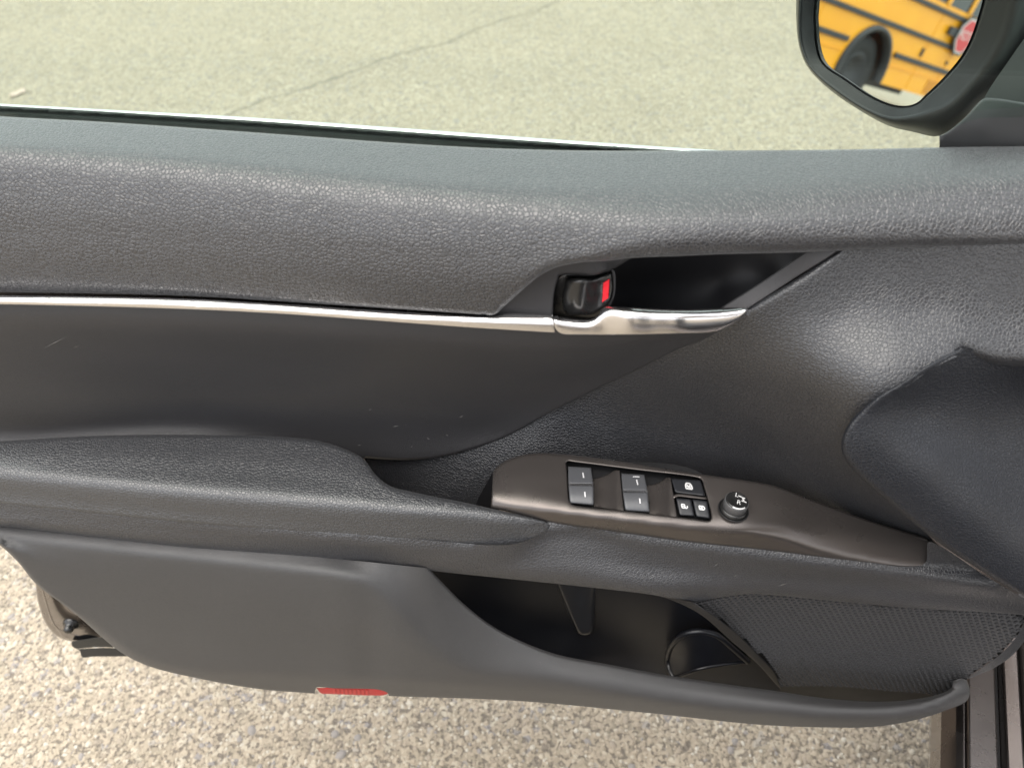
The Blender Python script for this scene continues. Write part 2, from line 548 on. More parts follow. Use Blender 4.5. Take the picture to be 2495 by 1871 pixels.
def ground_mat():
    m, nt, b, L = material("worn_pavement")
    tc = node(nt, 'ShaderNodeTexCoord')
    obj = tc.outputs['Object']
    nz = node(nt, 'ShaderNodeTexNoise', Scale=60.0, Detail=3.0)
    L(obj, nz.inputs['Vector'])
    mixv = node(nt, 'ShaderNodeMix', data_type='VECTOR'); mixv.inputs['Factor'].default_value = 0.012
    L(obj, mixv.inputs['A']); L(nz.outputs['Color'], mixv.inputs['B'])
    v = node(nt, 'ShaderNodeTexVoronoi', Scale=95.0)
    L(mixv.outputs['Result'], v.inputs['Vector'])
    ramp = node(nt, 'ShaderNodeValToRGB')
    e = ramp.color_ramp.elements
    cols = [(0.0, (0.224, 0.193, 0.155)), (0.12, (0.312, 0.272, 0.205)), (0.45, (0.356, 0.304, 0.230)), (0.72, (0.389, 0.334, 0.254)), (0.9, (0.444, 0.398, 0.314)), (0.96, (0.257, 0.238, 0.221))]
    for i, (p, c) in enumerate(cols):
        el = e[i] if i < 2 else e.new(p)
        el.position = p; el.color = (*c, 1)
    sep = node(nt, 'ShaderNodeSeparateColor')
    L(v.outputs['Color'], sep.inputs[0]); L(sep.outputs[0], ramp.inputs[0])
    # the hollows between the stones hold darker binder
    pit = node(nt, 'ShaderNodeTexNoise', Scale=130.0, Detail=4.0, Roughness=0.6)
    L(obj, pit.inputs['Vector'])
    pr = node(nt, 'ShaderNodeMapRange', interpolation_type='SMOOTHSTEP')
    pr.inputs['From Min'].default_value = 0.36; pr.inputs['From Max'].default_value = 0.5
    L(pit.outputs['Fac'], pr.inputs['Value'])
    c1 = node(nt, 'ShaderNodeMix', data_type='RGBA')
    c1.inputs['A'].default_value = (0.19, 0.165, 0.135, 1)
    L(pr.outputs[0], c1.inputs['Factor']); L(ramp.outputs[0], c1.inputs['B'])
    # broad staining
    big = node(nt, 'ShaderNodeTexNoise', Scale=1.6, Detail=6.0, Roughness=0.6)
    L(obj, big.inputs['Vector'])
    bm = node(nt, 'ShaderNodeMapRange'); bm.inputs['To Min'].default_value = 0.80; bm.inputs['To Max'].default_value = 1.12
    L(big.outputs['Fac'], bm.inputs['Value'])
    c2 = node(nt, 'ShaderNodeMix', data_type='RGBA', blend_type='MULTIPLY'); c2.inputs['Factor'].default_value = 1
    L(c1.outputs['Result'], c2.inputs['A']); L(bm.outputs[0], c2.inputs['B'])
    # one wandering crack
    A = onz(420, 330, 0.0); B = onz(1430, -25, 0.0)
    dv = (B - A); ln = np.linalg.norm(dv[:2]); t = dv[:2] / ln
    w = node(nt, 'ShaderNodeTexNoise', Scale=2.2, Detail=5.0, Roughness=0.6)
    L(obj, w.inputs['Vector'])
    sx = node(nt, 'ShaderNodeSeparateXYZ'); L(obj, sx.inputs[0])

    def mth(op, a, b2, val=None):
        n = node(nt, 'ShaderNodeMath', operation=op)
        for i, q in enumerate((a, b2)):
            if q is None:
                continue
            if isinstance(q, (int, float)):
                n.inputs[i].default_value = float(q)
            else:
                L(q, n.inputs[i])
        return n.outputs[0]
    off = mth('ADD', mth('MULTIPLY', mth('SUBTRACT', sx.outputs[0], A[0]), -t[1]), mth('MULTIPLY', mth('SUBTRACT', sx.outputs[1], A[1]), t[0]))
    off = mth('ADD', off, mth('MULTIPLY', mth('SUBTRACT', w.outputs['Fac'], 0.5), 0.28))
    ab = mth('ABSOLUTE', off, None)
    cw = mth('MULTIPLY', mth('SUBTRACT', pit.outputs['Fac'], 0.18), 0.045)
    lt = node(nt, 'ShaderNodeMapRange', interpolation_type='SMOOTHSTEP')
    L(ab, lt.inputs['Value']); L(cw, lt.inputs['From Max'])
    lt.inputs['To Min'].default_value = 1; lt.inputs['To Max'].default_value = 0
    c3 = node(nt, 'ShaderNodeMix', data_type='RGBA')
    c3.inputs['B'].default_value = (0.13, 0.12, 0.10, 1)
    L(mth('MULTIPLY', lt.outputs[0], 0.6), c3.inputs['Factor']); L(c2.outputs['Result'], c3.inputs['A'])
    L(c3.outputs['Result'], b.inputs['Base Color'])
    b.inputs['Roughness'].default_value = 0.85
    b.inputs['Specular IOR Level'].default_value = 0.25
    hs = mth('ADD', mth('MULTIPLY', pr.outputs[0], 0.8), mth('MULTIPLY', v.outputs['Distance'], -0.7))
    bp = node(nt, 'ShaderNodeBump', Strength=0.7, Distance=0.006)
    L(hs, bp.inputs['Height']); L(bp.outputs[0], b.inputs['Normal'])
    return m


M_GROUND = ground_mat()


def stone_mat():
    m, nt, b, L = material("pavement_stones")
    at = node(nt, 'ShaderNodeAttribute', attribute_name='stone')
    ramp = node(nt, 'ShaderNodeValToRGB')
    e = ramp.color_ramp.elements
    cols = [(0.0, (0.292, 0.250, 0.196)), (0.35, (0.347, 0.295, 0.224)), (0.7, (0.384, 0.330, 0.250)), (0.88, (0.440, 0.395, 0.316)), (0.965, (0.467, 0.436, 0.372)), (0.975, (0.236, 0.219, 0.201)), (1.0, (0.282, 0.260, 0.237))]
    for i, (p, c) in enumerate(cols):
        el = e[i] if i < 2 else e.new(p)
        el.position = p; el.color = (*c, 1)
    L(at.outputs['Fac'], ramp.inputs[0])
    tc = node(nt, 'ShaderNodeTexCoord')
    n = node(nt, 'ShaderNodeTexNoise', Scale=400.0, Detail=4.0)
    L(tc.outputs['Object'], n.inputs['Vector'])
    mr = node(nt, 'ShaderNodeMapRange'); mr.inputs['To Min'].default_value = 0.8; mr.inputs['To Max'].default_value = 1.15
    L(n.outputs['Fac'], mr.inputs['Value'])
    c2 = node(nt, 'ShaderNodeMix', data_type='RGBA', blend_type='MULTIPLY'); c2.inputs['Factor'].default_value = 1
    L(ramp.outputs[0], c2.inputs['A']); L(mr.outputs[0], c2.inputs['B'])
    L(c2.outputs['Result'], b.inputs['Base Color'])
    b.inputs['Roughness'].default_value = 0.7
    b.inputs['Specular IOR Level'].default_value = 0.3
    return m


M_STONE = stone_mat()

# ------------------------------------------------------------------ the ground
g = mesh("pavement", [(-250, -250, 0), (250, -250, 0), (250, 250, 0), (-250, 250, 0)], [(0, 1, 2, 3)], M_GROUND, smooth=False)
g["kind"] = "structure"
g["label"] = "worn pale tan pavement with exposed small stones and a crack"
g["category"] = "pavement"


def stones():
    rng = np.random.default_rng(7)
    p = 0.0062
    xs = np.arange(-1.1, 0.85, p); ys = np.arange(-0.45, 0.62, p)
    gx, gy = np.meshgrid(xs, ys)
    c = np.stack([gx.ravel(), gy.ravel()], -1) + rng.uniform(-0.5, 0.5, (gx.size, 2)) * p * 1.1
    c = c[rng.random(len(c)) < 0.82]
    n = len(c)
    # a pebble: top dome of an icosahedron-like shape, 10 vertices, 15 faces
    a6 = np.arange(6) * math.pi / 3
    base = np.vstack([np.stack([np.cos(a6), np.sin(a6), np.full(6, -0.35)], -1),
                      np.stack([0.72 * np.cos(a6 + 0.5), 0.72 * np.sin(a6 + 0.5), np.full(6, 0.62)], -1),
                      [[0, 0, 0.9]]])
    tri = []
    for i in range(6):
        j = (i + 1) % 6
        tri += [(i, j, 6 + i), (j, 6 + j, 6 + i), (6 + i, 6 + j, 12)]
    tri = np.array(tri)
    nv = len(base)
    V = np.tile(base, (n, 1, 1)) * rng.uniform(0.78, 1.22, (n, nv, 1))
    r = 0.0022 + 0.0024 * rng.random(n) ** 2.4
    big = rng.random(n) < 0.012
    r[big] *= 1.7
    sx = r * rng.uniform(0.85, 1.4, n); sy = r * rng.uniform(0.8, 1.1, n); sz = r * rng.uniform(0.2, 0.5, n)
    V[:, :, 0] *= sx[:, None]; V[:, :, 1] *= sy[:, None]; V[:, :, 2] *= sz[:, None]
    th = rng.uniform(0, 6.283, n)
    x = V[:, :, 0] * np.cos(th)[:, None] - V[:, :, 1] * np.sin(th)[:, None]
    y = V[:, :, 0] * np.sin(th)[:, None] + V[:, :, 1] * np.cos(th)[:, None]
    V[:, :, 0] = x + c[:, :1]; V[:, :, 1] = y + c[:, 1:]
    V[:, :, 2] += rng.uniform(-0.0012, 0.0006, n)[:, None]
    T = (tri[None] + (np.arange(n) * nv)[:, None, None]).reshape(-1, 3)
    me = bpy.data.meshes.new("pavement_stones")
    me.vertices.add(n * nv); me.vertices.foreach_set("co", V.reshape(-1))
    me.loops.add(len(T) * 3); me.loops.foreach_set("vertex_index", T.reshape(-1))
    me.polygons.add(len(T))
    me.polygons.foreach_set("loop_start", np.arange(len(T)) * 3)
    me.polygons.foreach_set("loop_total", np.full(len(T), 3))
    me.update(calc_edges=True)
    me.polygons.foreach_set("use_smooth", np.ones(len(T), bool))
    at = me.attributes.new("stone", 'FLOAT', 'POINT')
    col = rng.random(n) ** 1.0
    col[big & (rng.random(n) < 0.5)] = 0.985
    at.data.foreach_set("value", np.repeat(col, nv).astype(np.float32))
    me.materials.append(M_STONE)
    o = link(bpy.data.objects.new("pavement_stones", me))
    o["kind"] = "stuff"; o["label"] = "small tan and grey stones showing in the worn pavement"; o["category"] = "stones"


stones()

# a pale splinter lying on the road beyond the door
a, bb = onz(26, 236, 0.006), onz(62, 220, 0.006)
t = (bb - a) / np.linalg.norm(bb - a); s_ = np.array([-t[1], t[0], 0])
v = []; f = []
for q, wd in ((0.0, 0.004), (0.25, 0.012), (0.6, 0.009), (0.8, 0.013), (1.0, 0.003)):
    c = a + (bb - a) * q
    v += [c - s_ * wd, c + s_ * wd * 0.8, c + np.array([0, 0, 0.012]) - s_ * wd * 0.2]
for i in range(4):
    k = i * 3
    for x, y in ((0, 1), (1, 2), (2, 0)):
        f.append((k + x, k + y, k + 3 + y, k + 3 + x))
f += [(0, 2, 1), (12, 13, 14)]
ch = mesh("wood_chip", v, f, plastic("pale_wood", (0.62, 0.5, 0.42), 0.7), smooth=False)
ch["label"] = "small pale wood splinter lying on the pavement beyond the window"; ch["category"] = "wood chip"

# ------------------------------------------------------------------ the open car door
CAR = empty("car", (0.3, -0.1, 0), "brown car with its dark grey trimmed door standing open and side mirror", "car")
D = CAR

# painted shell behind the trim, its rear lower corner shows at the left
D = DOOR = patch("car_door", [
    ([(-330, 400), (-330, 1050)], 0),
    ([(-330, 1050), (-200, 1150), (0, 1290), (60, 1360), (86, 1422), (89, 1447), (95, 1476), (105, 1506), (118, 1529), (141, 1551), (177, 1563), (260, 1572), (420, 1580)], 5),
    ([(420, 1580), (900, 1600), (1500, 1615), (2100, 1610), (2380, 1560), (2480, 1450), (2560, 1200), (2640, 800), (2660, 470)], 0),
    ([(2660, 470), (1800, 470), (1000, 460), (0, 410), (-330, 400)], 0)],
    [(-330, 300, .046), (0, 400, .046), (1200, 450, .046), (2640, 450, .046), (-200, 800, .046), (1200, 800, .05), (2640, 800, .05), (0, 1150, .04),
     (1200, 1150, .055), (2500, 1200, .05), (60, 1380, .02), (150, 1540, .02), (420, 1580, .03), (200, 1400, .015), (900, 1500, .06), (1500, 1500, .06), (2200, 1500, .05), (900, 1600, .06), (1500, 1610, .06), (2300, 1590, .05)],
    M_PAINT, D, step=40, skirt=0.05, back=(0, 1, 0))
# fold line pressed into the shell
patch("shell_flange", [([(100, 1432), (112, 1476), (125, 1512), (142, 1538), (152, 1554)], 2), ([(152, 1554), (177, 1559), (240, 1562)], 2), ([(240, 1562), (236, 1552), (185, 1546), (160, 1537), (140, 1528), (128, 1508), (117, 1476), (106, 1437)], 2), ([(106, 1437), (100, 1432)], 0)],
      [(100, 1440, .006), (140, 1530, .006), (240, 1560, .008), (180, 1550, .007)], M_PAINT, D, step=8, skirt=0.01, bstep=4)
patch("rear_bumper_strip", [([(175, 1562), (205, 1557), (240, 1552), (275, 1556), (340, 1580)], 3), ([(340, 1580), (300, 1578), (240, 1576), (200, 1579), (186, 1580), (175, 1572), (175, 1562)], 3)],
      [(175, 1566, -.004), (240, 1562, -.006), (340, 1580, -.004), (200, 1572, -.004)], M_RUBBER, D, step=8, skirt=0.02, bstep=4)
patch("rear_bumper_strip", [([(186, 1581), (240, 1578), (300, 1580), (360, 1596)], 3), ([(360, 1596), (315, 1598), (229, 1599), (200, 1600), (194, 1584), (186, 1581)], 2)],
      [(186, 1583, .0), (240, 1588, -.002), (360, 1596, .0), (200, 1597, .0)], M_RUBBER, D, step=8, skirt=0.02, bstep=4)
patch("drain_slot", [([(185, 1549), (216, 1545), (240, 1553), (188, 1557), (185, 1549)], 0)], [(185, 1549, .004), (240, 1550, .004), (200, 1557, .004)], M_BLACK, D, step=8, skirt=0.004, bstep=4)
# rubber plug
pc = door(171, 1524, .004)
v = []; f = []
NS = 20
prof = [(0.0001, -.0095), (.003, -.0093), (.0052, -.0075), (.0060, -.004), (.0062, .0), (.0095, .001), (.0098, .004)]
for r_, yy in prof:
    for k in range(NS):
        a_ = 2 * math.pi * k / NS
        v.append(pc + np.array([r_ * math.cos(a_), yy, r_ * math.sin(a_)]))
for i in range(len(prof) - 1):
    for k in range(NS):
        f.append((i * NS + k, i * NS + (k + 1) % NS, (i + 1) * NS + (k + 1) % NS, (i + 1) * NS + k))
mesh("rubber_plug", v, f, M_GLOSS, D)

# upper soft trim
top = [(-230, 267), (0, 284), (271, 299), (600, 322), (1000, 351), (1184, 361), (1400, 367), (1760, 367), (2040, 365), (2287, 360), (2495, 357), (2650, 354)]
cols = [(-230, (267, 352, 440, 545, 640, 712)), (0, (284, 366, 455, 550, 640, 712)), (450, (312, 400, 480, 565, 650, 721)), (1000, (351, 458, 530, 605, 690, 755)),
        (1250, (364, 478, 545, 620, 690, 730)), (1550, (367, 480, 525, 565, 605, 628)), (1850, (366, 468, 515, 550, 590, 618)), (2200, (361, 450, 505, 545, 580, 604)), (2650, (354, 430, 500, 545, 580, 598))]
uc = []
for x, ys in cols:
    z0 = float(door(x, ys[0], .032)[2])
    d1 = Z(x, ys[1], z0 - .0035)[2]
    uc.append((x, [(ys[0], .032), Z(x, ys[0] * .5 + ys[1] * .5, z0 - .001)[1:], (ys[1], d1), (ys[2], d1 - .014), (ys[3], d1 - .0215), (ys[4], d1 - .0255), (ys[5], d1 - .0245)]))
ctrl = rows(uc)
patch("upper_trim", [(top, 7), ([(2650, 354), (2650, 598)], 0),
                     ([(2650, 598), (2495, 600), (2184, 604), (1978, 614), (1750, 620), (1659, 624), (1537, 629), (1489, 635), (1408, 641), (1353, 653), (1313, 674), (1279, 702), (1225, 750)], 16),
                     ([(1225, 750), (1213, 762), (1198, 768), (1180, 767)], 14),
                     ([(1180, 767), (1000, 755), (678, 734), (452, 721), (0, 712), (-230, 710)], 14), ([(-230, 710), (-230, 267)], 0)], ctrl, M_UP, D, step=15, skirt=0.02)

# bright trim strip
sc = rows([(x, [(t_, -.0445), (t_ + (b_ - t_) * .35, -.0485), (t_ + (b_ - t_) * .7, -.0498), (b_, -.0494)]) for x, t_, b_ in ((-230, 719, 741), (0, 720, 742), (452, 728, 754), (678, 740, 765), (1000, 760, 788), (1200, 766, 801), (1350, 770, 811))])
patch("trim_strip", [([(-230, 719), (0, 720), (452, 728), (678, 740), (1000, 760), (1140, 769), (1205, 770), (1228, 764), (1300, 766), (1346, 769)], 3), ([(1346, 768), (1350, 790), (1353, 811)], 2),
                     ([(1353, 811), (1150, 799), (1000, 788), (678, 765), (452, 754), (0, 742), (-230, 741)], 2), ([(-230, 741), (-230, 719)], 0)], sc, M_CHROME, D, step=9, skirt=0.012, bstep=5)

# insert panel
ic = rows([(-230, ((732, -.035), (772, -.038), (850, -.024), (950, -.008), (1030, -.001), (1048, -.0015), (1104, -.014))),
           (0, ((734, -.035), (772, -.038), (850, -.024), (950, -.008), (1030, -.001), (1046, -.0015), (1092, -.012))),
           (452, ((744, -.035), (782, -.038), (865, -.021), (945, -.005), (1008, .003), (1026, .0025), (1078, -.010))),
           (900, ((770, -.035), (808, -.037), (890, -.014), (965, .002), (1024, .010), (1044, .0095), (1122, .001))),
           (1250, ((795, -.035), (828, -.036), (905, -.012), (970, .006), (1025, .014), (1042, .0138), (1070, .010))),
           (1500, ((806, -.036), (832, -.035), (862, -.022), (885, -.012), (905, -.006), (915, -.003), (930, .0))),
           (1690, ((805, -.037), (812, -.036), (820, -.034), (828, -.032), (836, -.030), (842, -.029), (850, -.028))),
           (1790, ((790, -.037), (796, -.036), (802, -.034), (808, -.032), (814, -.030), (820, -.029), (826, -.028)))])
seam = [(1770, 800), (1706, 831), (1647, 853), (1560, 897), (1500, 925), (1354, 998), (1241, 1060), (1150, 1094), (1080, 1112), (1015, 1120), (950, 1120), (891, 1115)]
patch("insert_panel", [([(-230, 732), (0, 734), (452, 744), (678, 756), (1000, 778), (1352, 802), (1421, 808), (1523, 808), (1659, 806), (1770, 800)], 0),
                       (seam, 7), ([(891, 1115), (860, 1125), (814, 1105), (723, 1085), (452, 1075), (226, 1079), (0, 1092), (-230, 1104)], 0), ([(-230, 1104), (-230, 732)], 0)], ic, M_INS, D, step=15, skirt=0.02)

# front panel sweeping down into the pull cup
fc = [(2046, 606, -.034), (2200, 598, -.034), (2400, 595, -.034), (2650, 592, -.034),
      (1935, 690, -.042), (2050, 690, -.041), (2200, 690, -.041), (2400, 690, -.042), (2650, 690, -.042),
      (1822, 755, -.043), (1900, 760, -.043), (2050, 765, -.047), (2250, 765, -.0485), (2450, 770, -.0485), (2650, 770, -.0485),
      (1757, 806, -.036), (1850, 830, -.044), (1950, 835, -.055), (2100, 835, -.066), (2250, 840, -.070), (2340, 850, -.071), (2495, 860, -.068), (2650, 860, -.067),
      (1706, 831, -0.0260), (1647, 853, -0.0200), (1700, 900, -.026), (1800, 920, -.038), (1900, 930, -.055), (2000, 935, -.074), (2120, 960, -.089), (2200, 932, -.089),
      (1560, 897, -0.0040), (1500, 925, 0.0040), (1600, 980, -.004), (1750, 1000, -.02), (1850, 1000, -.034), (1950, 1010, -.054), (2060, 1040, -.084),
      (1354, 998, 0.0180), (1400, 1060, .012), (1550, 1080, .004), (1700, 1090, -.01), (1850, 1100, -.02), (1950, 1100, -.036), (2054, 1109, -.072),
      (1241, 1060, 0.0180), (1150, 1094, 0.0160), (1015, 1120, 0.0140), (891, 1115, 0.0080), (940, 1150, .012), (1000, 1160, .008), (1100, 1190, -.002), (1180, 1235, -.012), (1060, 1230, -.012), (1200, 1150, -.002), (1300, 1105, -.002),
      (1500, 1122, -.010), (1700, 1155, -.020), (1900, 1190, -.030), (2000, 1226, -.038), (2086, 1180, -.064), (2130, 1280, -.048), (2255, 1330, -.06), (2300, 1345, -.07), (2210, 1260, -.07)]
patch("front_panel", [([(2650, 592), (2495, 594), (2184, 598), (2046, 606)], 0), ([(2046, 606), (1935, 683), (1820, 751)], 16), ([(1820, 751), (1806, 770), (1778, 788), (1762, 792)], 0), ([(x - 8, y - 9) for x, y in seam], 0),
                      ([(883, 1106), (905, 1150), (949, 1192), (1000, 1208), (1160, 1242), (1215, 1250)], 0), ([(1215, 1250), (1235, 1190), (1280, 1150), (1370, 1130), (1489, 1140), (1659, 1168), (1828, 1194), (1900, 1208), (1994, 1244), (2130, 1294), (2255, 1336), (2310, 1352)], 0),
                      ([(2310, 1352), (2194, 1237), (2096, 1150), (2064, 1109), (2061, 1071), (2074, 1043), (2105, 1009), (2153, 972), (2208, 942), (2273, 897), (2347, 862)], 0), ([(2347, 862), (2420, 886), (2495, 892), (2650, 892)], 28), ([(2650, 892), (2650, 592)], 0)], fc, M_FRONT, D, step=15, skirt=0.015, lam=.15)
FP = tps(fc, .15)
# thin insert line in the pull cup
patch("pull_cup_joint", [([(1201, 1148), (1196, 1246), (1160, 1240), (1201, 1148)], 0)], [(1201, 1150, -.010), (1196, 1240, -.018), (1165, 1238, -.017)], M_RECESS, D, step=8, skirt=0.004, bstep=5)

# bolster in front of the hinge side
def fpd(x, y, o): return (x, y, float(FP(np.array([[x, y]]))[0]) + o)
kc = [fpd(2339, 848, -.003), fpd(2265, 886, -.005), fpd(2200, 932, -.006), fpd(2146, 962, -.007), fpd(2097, 1000, -.008), (2051, 1071, -.101), (2086, 1152, -.106), (2184, 1239, -.109), (2293, 1326, -.112), (2401, 1396, -.114), (2495, 1451, -.115), (2650, 1540, -.115),
      (2110, 1080, -.104), (2200, 1165, -.108), (2310, 1255, -.111), (2440, 1350, -.112),
      (2160, 1030, -.096), (2270, 1120, -.099), (2400, 1232, -.102), (2520, 1330, -.103), (2650, 1430, -.104),
      (2195, 990, -.084), (2310, 1085, -.084), (2440, 1195, -.087), (2540, 1270, -.088), (2650, 1330, -.088),
      (2240, 950, -.080), (2300, 920, -.074), (2360, 1010, -.068), fpd(2380, 851, .001), fpd(2420, 854, .003), fpd(2495, 858, .004), fpd(2650, 858, .004), fpd(2420, 885, .007), fpd(2495, 892, .008), fpd(2650, 892, .008), (2495, 930, -.054), (2430, 1040, -.062), (2495, 1100, -.064), (2650, 1000, -.048), (2560, 1180, -.070), (2650, 1200, -.068)]
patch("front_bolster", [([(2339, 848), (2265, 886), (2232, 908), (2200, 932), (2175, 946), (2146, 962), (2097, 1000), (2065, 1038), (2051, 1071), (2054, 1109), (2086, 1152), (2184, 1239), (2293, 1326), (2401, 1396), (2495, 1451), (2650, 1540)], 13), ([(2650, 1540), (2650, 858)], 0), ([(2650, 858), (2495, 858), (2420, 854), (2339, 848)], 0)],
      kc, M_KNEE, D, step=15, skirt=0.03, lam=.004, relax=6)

# armrest pad
ac = rows([(x, [(y, 'z', z) for y, z in zip(ys, zs)]) for x, ys, zs in (
    (-230, (1088, 1112, 1142, 1157, 1180, 1206), (.698, .7, .694, .687, .676, .667)),
    (0, (1075, 1120, 1163, 1180, 1203, 1228), (.699, .7, .694, .687, .676, .667)),
    (226, (1062, 1128, 1187, 1204, 1227, 1251), (.7, .7, .694, .687, .676, .667)),
    (452, (1059, 1138, 1210, 1227, 1250, 1274), (.7, .7, .694, .687, .676, .667)),
    (723, (1067, 1152, 1233, 1250, 1274, 1298), (.7, .699, .693, .686, .675, .665)),
    (882, (1115, 1180, 1244, 1261, 1285, 1310), (.698, .698, .692, .685, .674, .663)),
    (1000, (1197, 1225, 1252, 1269, 1294, 1319), (.695, .695, .6905, .683, .672, .661)),
    (1150, (1228, 1248, 1262, 1278, 1304, 1332), (.690, .689, .686, .679, .667, .655)),
    (1250, (1249, 1261, 1272, 1286, 1310, 1334), (.684, .683, .680, .674, .663, .653)),
    (1320, (1266, 1272, 1278, 1288, 1298, 1308), (.678, .677, .674, .670, .666, .661)),
    (1345, (1272, 1275, 1278, 1282, 1286, 1290), (.6755, .6745, .673, .671, .669, .667)))])
patch("armrest_pad", [([(-230, 1088), (0, 1075), (226, 1062), (452, 1059), (723, 1067), (814, 1084), (882, 1115), (897, 1131), (913, 1154), (949, 1183), (1000, 1197), (1150, 1228), (1194, 1238), (1290, 1258), (1334, 1270)], 9),
                      ([(1334, 1270), (1342, 1277), (1336, 1294), (1313, 1311), (1269, 1330), (1218, 1337), (1150, 1331), (1000, 1319), (720, 1297), (452, 1274), (0, 1228), (-230, 1206)], 9), ([(-230, 1206), (-230, 1088)], 0)], ac, M_ARM, D, step=14, skirt=0.02)

# armrest front (runs under the pad and the switch plate)
kf = rows([(x, [(yt, 'z', zt), (ye - 7, 'z', zt - .002), (ye + 1, 'z', zt - .0045), (ye + 9, 'z', zt - .0095), (ym, 'z', zm), (yb - 14, 'z', zb + .011), (yb, 'z', zb)]) for x, yt, zt, ye, ze, ym, zm, yb, zb in (
    (-230, 1198, .6685, 1208, .664, 1230, .655, 1262, .640), (0, 1220, .6685, 1231, .664, 1254, .654, 1281, .638), (452, 1266, .668, 1278, .662, 1302, .651, 1332, .632), (904, 1304, .666, 1318, .658, 1342, .646, 1374, .623),
    (1126, 1322, .660, 1336, .654, 1366, .640, 1398, .618), (1250, 1306, .664, 1326, .656, 1366, .638, 1410, .613), (1340, 1268, .672, 1290, .666, 1345, .645, 1420, .610), (1592, 1304, .665, 1322, .657, 1375, .634, 1449, .602), (1830, 1334, .658, 1352, .649, 1400, .625, 1448, .596),
    (2048, 1358, .651, 1379, .641, 1420, .617, 1465, .590), (2223, 1376, .645, 1400, .634, 1440, .610, 1481, .585), (2414, 1400, .638, 1426, .625, 1460, .602, 1492, .579), (2650, 1440, .629, 1460, .612, 1490, .592, 1512, .572))])
patch("armrest_front", [([(-230, 1198), (0, 1220), (452, 1266), (1000, 1311), (1218, 1328), (1269, 1321), (1313, 1302), (1328, 1285), (1332, 1266)], 0), ([(1332, 1266), (1489, 1288), (1659, 1312), (1900, 1342), (2048, 1358), (2211, 1380), (2255, 1370), (2262, 1320), (2290, 1330), (2400, 1402), (2495, 1458), (2650, 1548)], 0),
                        ([(2650, 1548), (2650, 1512)], 0), ([(2650, 1512), (2495, 1498), (2414, 1492), (2223, 1481), (2032, 1464), (1830, 1447), (1765, 1454), (1692, 1468)], 5),
                        ([(1692, 1468), (1640, 1459), (1592, 1449), (1488, 1436), (1126, 1398), (904, 1375), (452, 1333), (0, 1281), (-230, 1263)], 6), ([(-230, 1263), (-230, 1198)], 0)],
      kf, M_FASC, D, step=14, skirt=0.035)
patch("pocket_edge", [([(1692, 1467), (1745, 1503), (1803, 1549), (1850, 1596), (1887, 1636), (1904, 1680)], 4), ([(1904, 1680), (1888, 1664), (1847, 1618), (1780, 1560), (1712, 1500), (1655, 1469), (1600, 1449)], 5), ([(1600, 1449), (1692, 1467)], 0)],
      [Z(1600, 1449, .600), Z(1692, 1468, .592), Z(1714, 1499, .575), Z(1745, 1503, .574), (1782, 1558, -.076), (1803, 1549, -.080), (1849, 1618, -.072), (1887, 1636, -.074), (1904, 1680, -.07)], M_RECESS, D, step=8, skirt=0.03, bstep=5)  # dark plastic on this band stands in for the shade inside the pocket

# lower panel with the pocket rim
lc = []
for x, y0, z0, yc, dc, yl, yb in ((-100, 1258, .624, 1296, None, 1306, 1316), (-50, 1266, .624, 1305, None, 1318, 1330), (0, 1273, .624, 1312, None, 1324, 1336), (100, 1288, .624, 1325, None, 1425, 1440), (226, 1304, .624, 1338, None, 1516, 1536), (330, 1317, .624, 1350, None, 1590, 1610), (452, 1330, .624, 1362, None, 1625, 1650), (633, 1348, .624, 1382, None, 1632, 1678), (769, 1360, .623, 1397, None, 1637, 1690), (850, 1367, .622, 1409, None, 1640, 1693)):
    d1 = Z(x, yc, .626)[2]
    lc.append((x, [Z(x, y0, z0 + .0065)[1:], (yc - 4, d1 + .0008), (yc + 5, d1 - .0008), (yc + .5 * (yl - yc), d1 - .006), (yl, d1 - .007), (yb, d1 - .007 + .00028 * (yb - yl))]))
lc[:] = [(x, [(r[0], r[1]) for r in q]) for x, q in lc]
for x, yr, dr, yc, dc, yl, yb in ((900, 1372, Z(900, 1372, .629)[2], 1429, -.1135, 1643, 1694), (968, 1379, Z(968, 1379, .627)[2], 1483, -.118, 1646, 1696), (1045, 1386, Z(1045, 1386, .624)[2], 1552, -.1215, 1650, 1698), (1081, 1422, -.101, 1575, -.123, 1652, 1699), (1126, 1467, -.102, 1600, -.1245, 1655, 1701), (1194, 1521, -.105, 1622, -.126, 1660, 1704), (1262, 1558, -.108, 1633, -.127, 1665, 1707), (1352, 1592, -.110, 1648, -.128, 1674, 1715),
                              (1488, 1619, -.111, 1672, -.129, 1690, 1727), (1623, 1644, -.111, 1694, -.129, 1708, 1740), (1804, 1671, -.110, 1716, -.1285, 1729, 1760), (1900, 1684, -.109, 1724, -.128, 1737, 1766), (2032, 1703, -.107, 1734, -.125, 1745, 1771), (2147, 1709, -.104, 1734, -.12, 1744, 1768), (2242, 1701, -.10, 1724, -.113, 1733, 1751), (2300, 1686, -.096, 1706, -.105, 1714, 1732), (2330, 1672, -.092, 1690, -.099, 1698, 1718), (2365, 1650, -.088, 1672, -.092, 1682, 1700)):
    dc -= .0045 * max(0, min(1, (1200 - x) / 200))
    w_ = max(0, min(1, (1300 - x) / 400))
    lc.append((x, [(yr, dr), (yc - 6, dc + .0025 - .001 * w_), (yc + 6, dc), (yc + .5 * (yl - yc) + 4, dc - .001 - .004 * w_), (yl + 6 - 4 * w_, dc - .005 * w_), (yb, dc - .005 * w_ + .015)]))
lc = rows(lc)
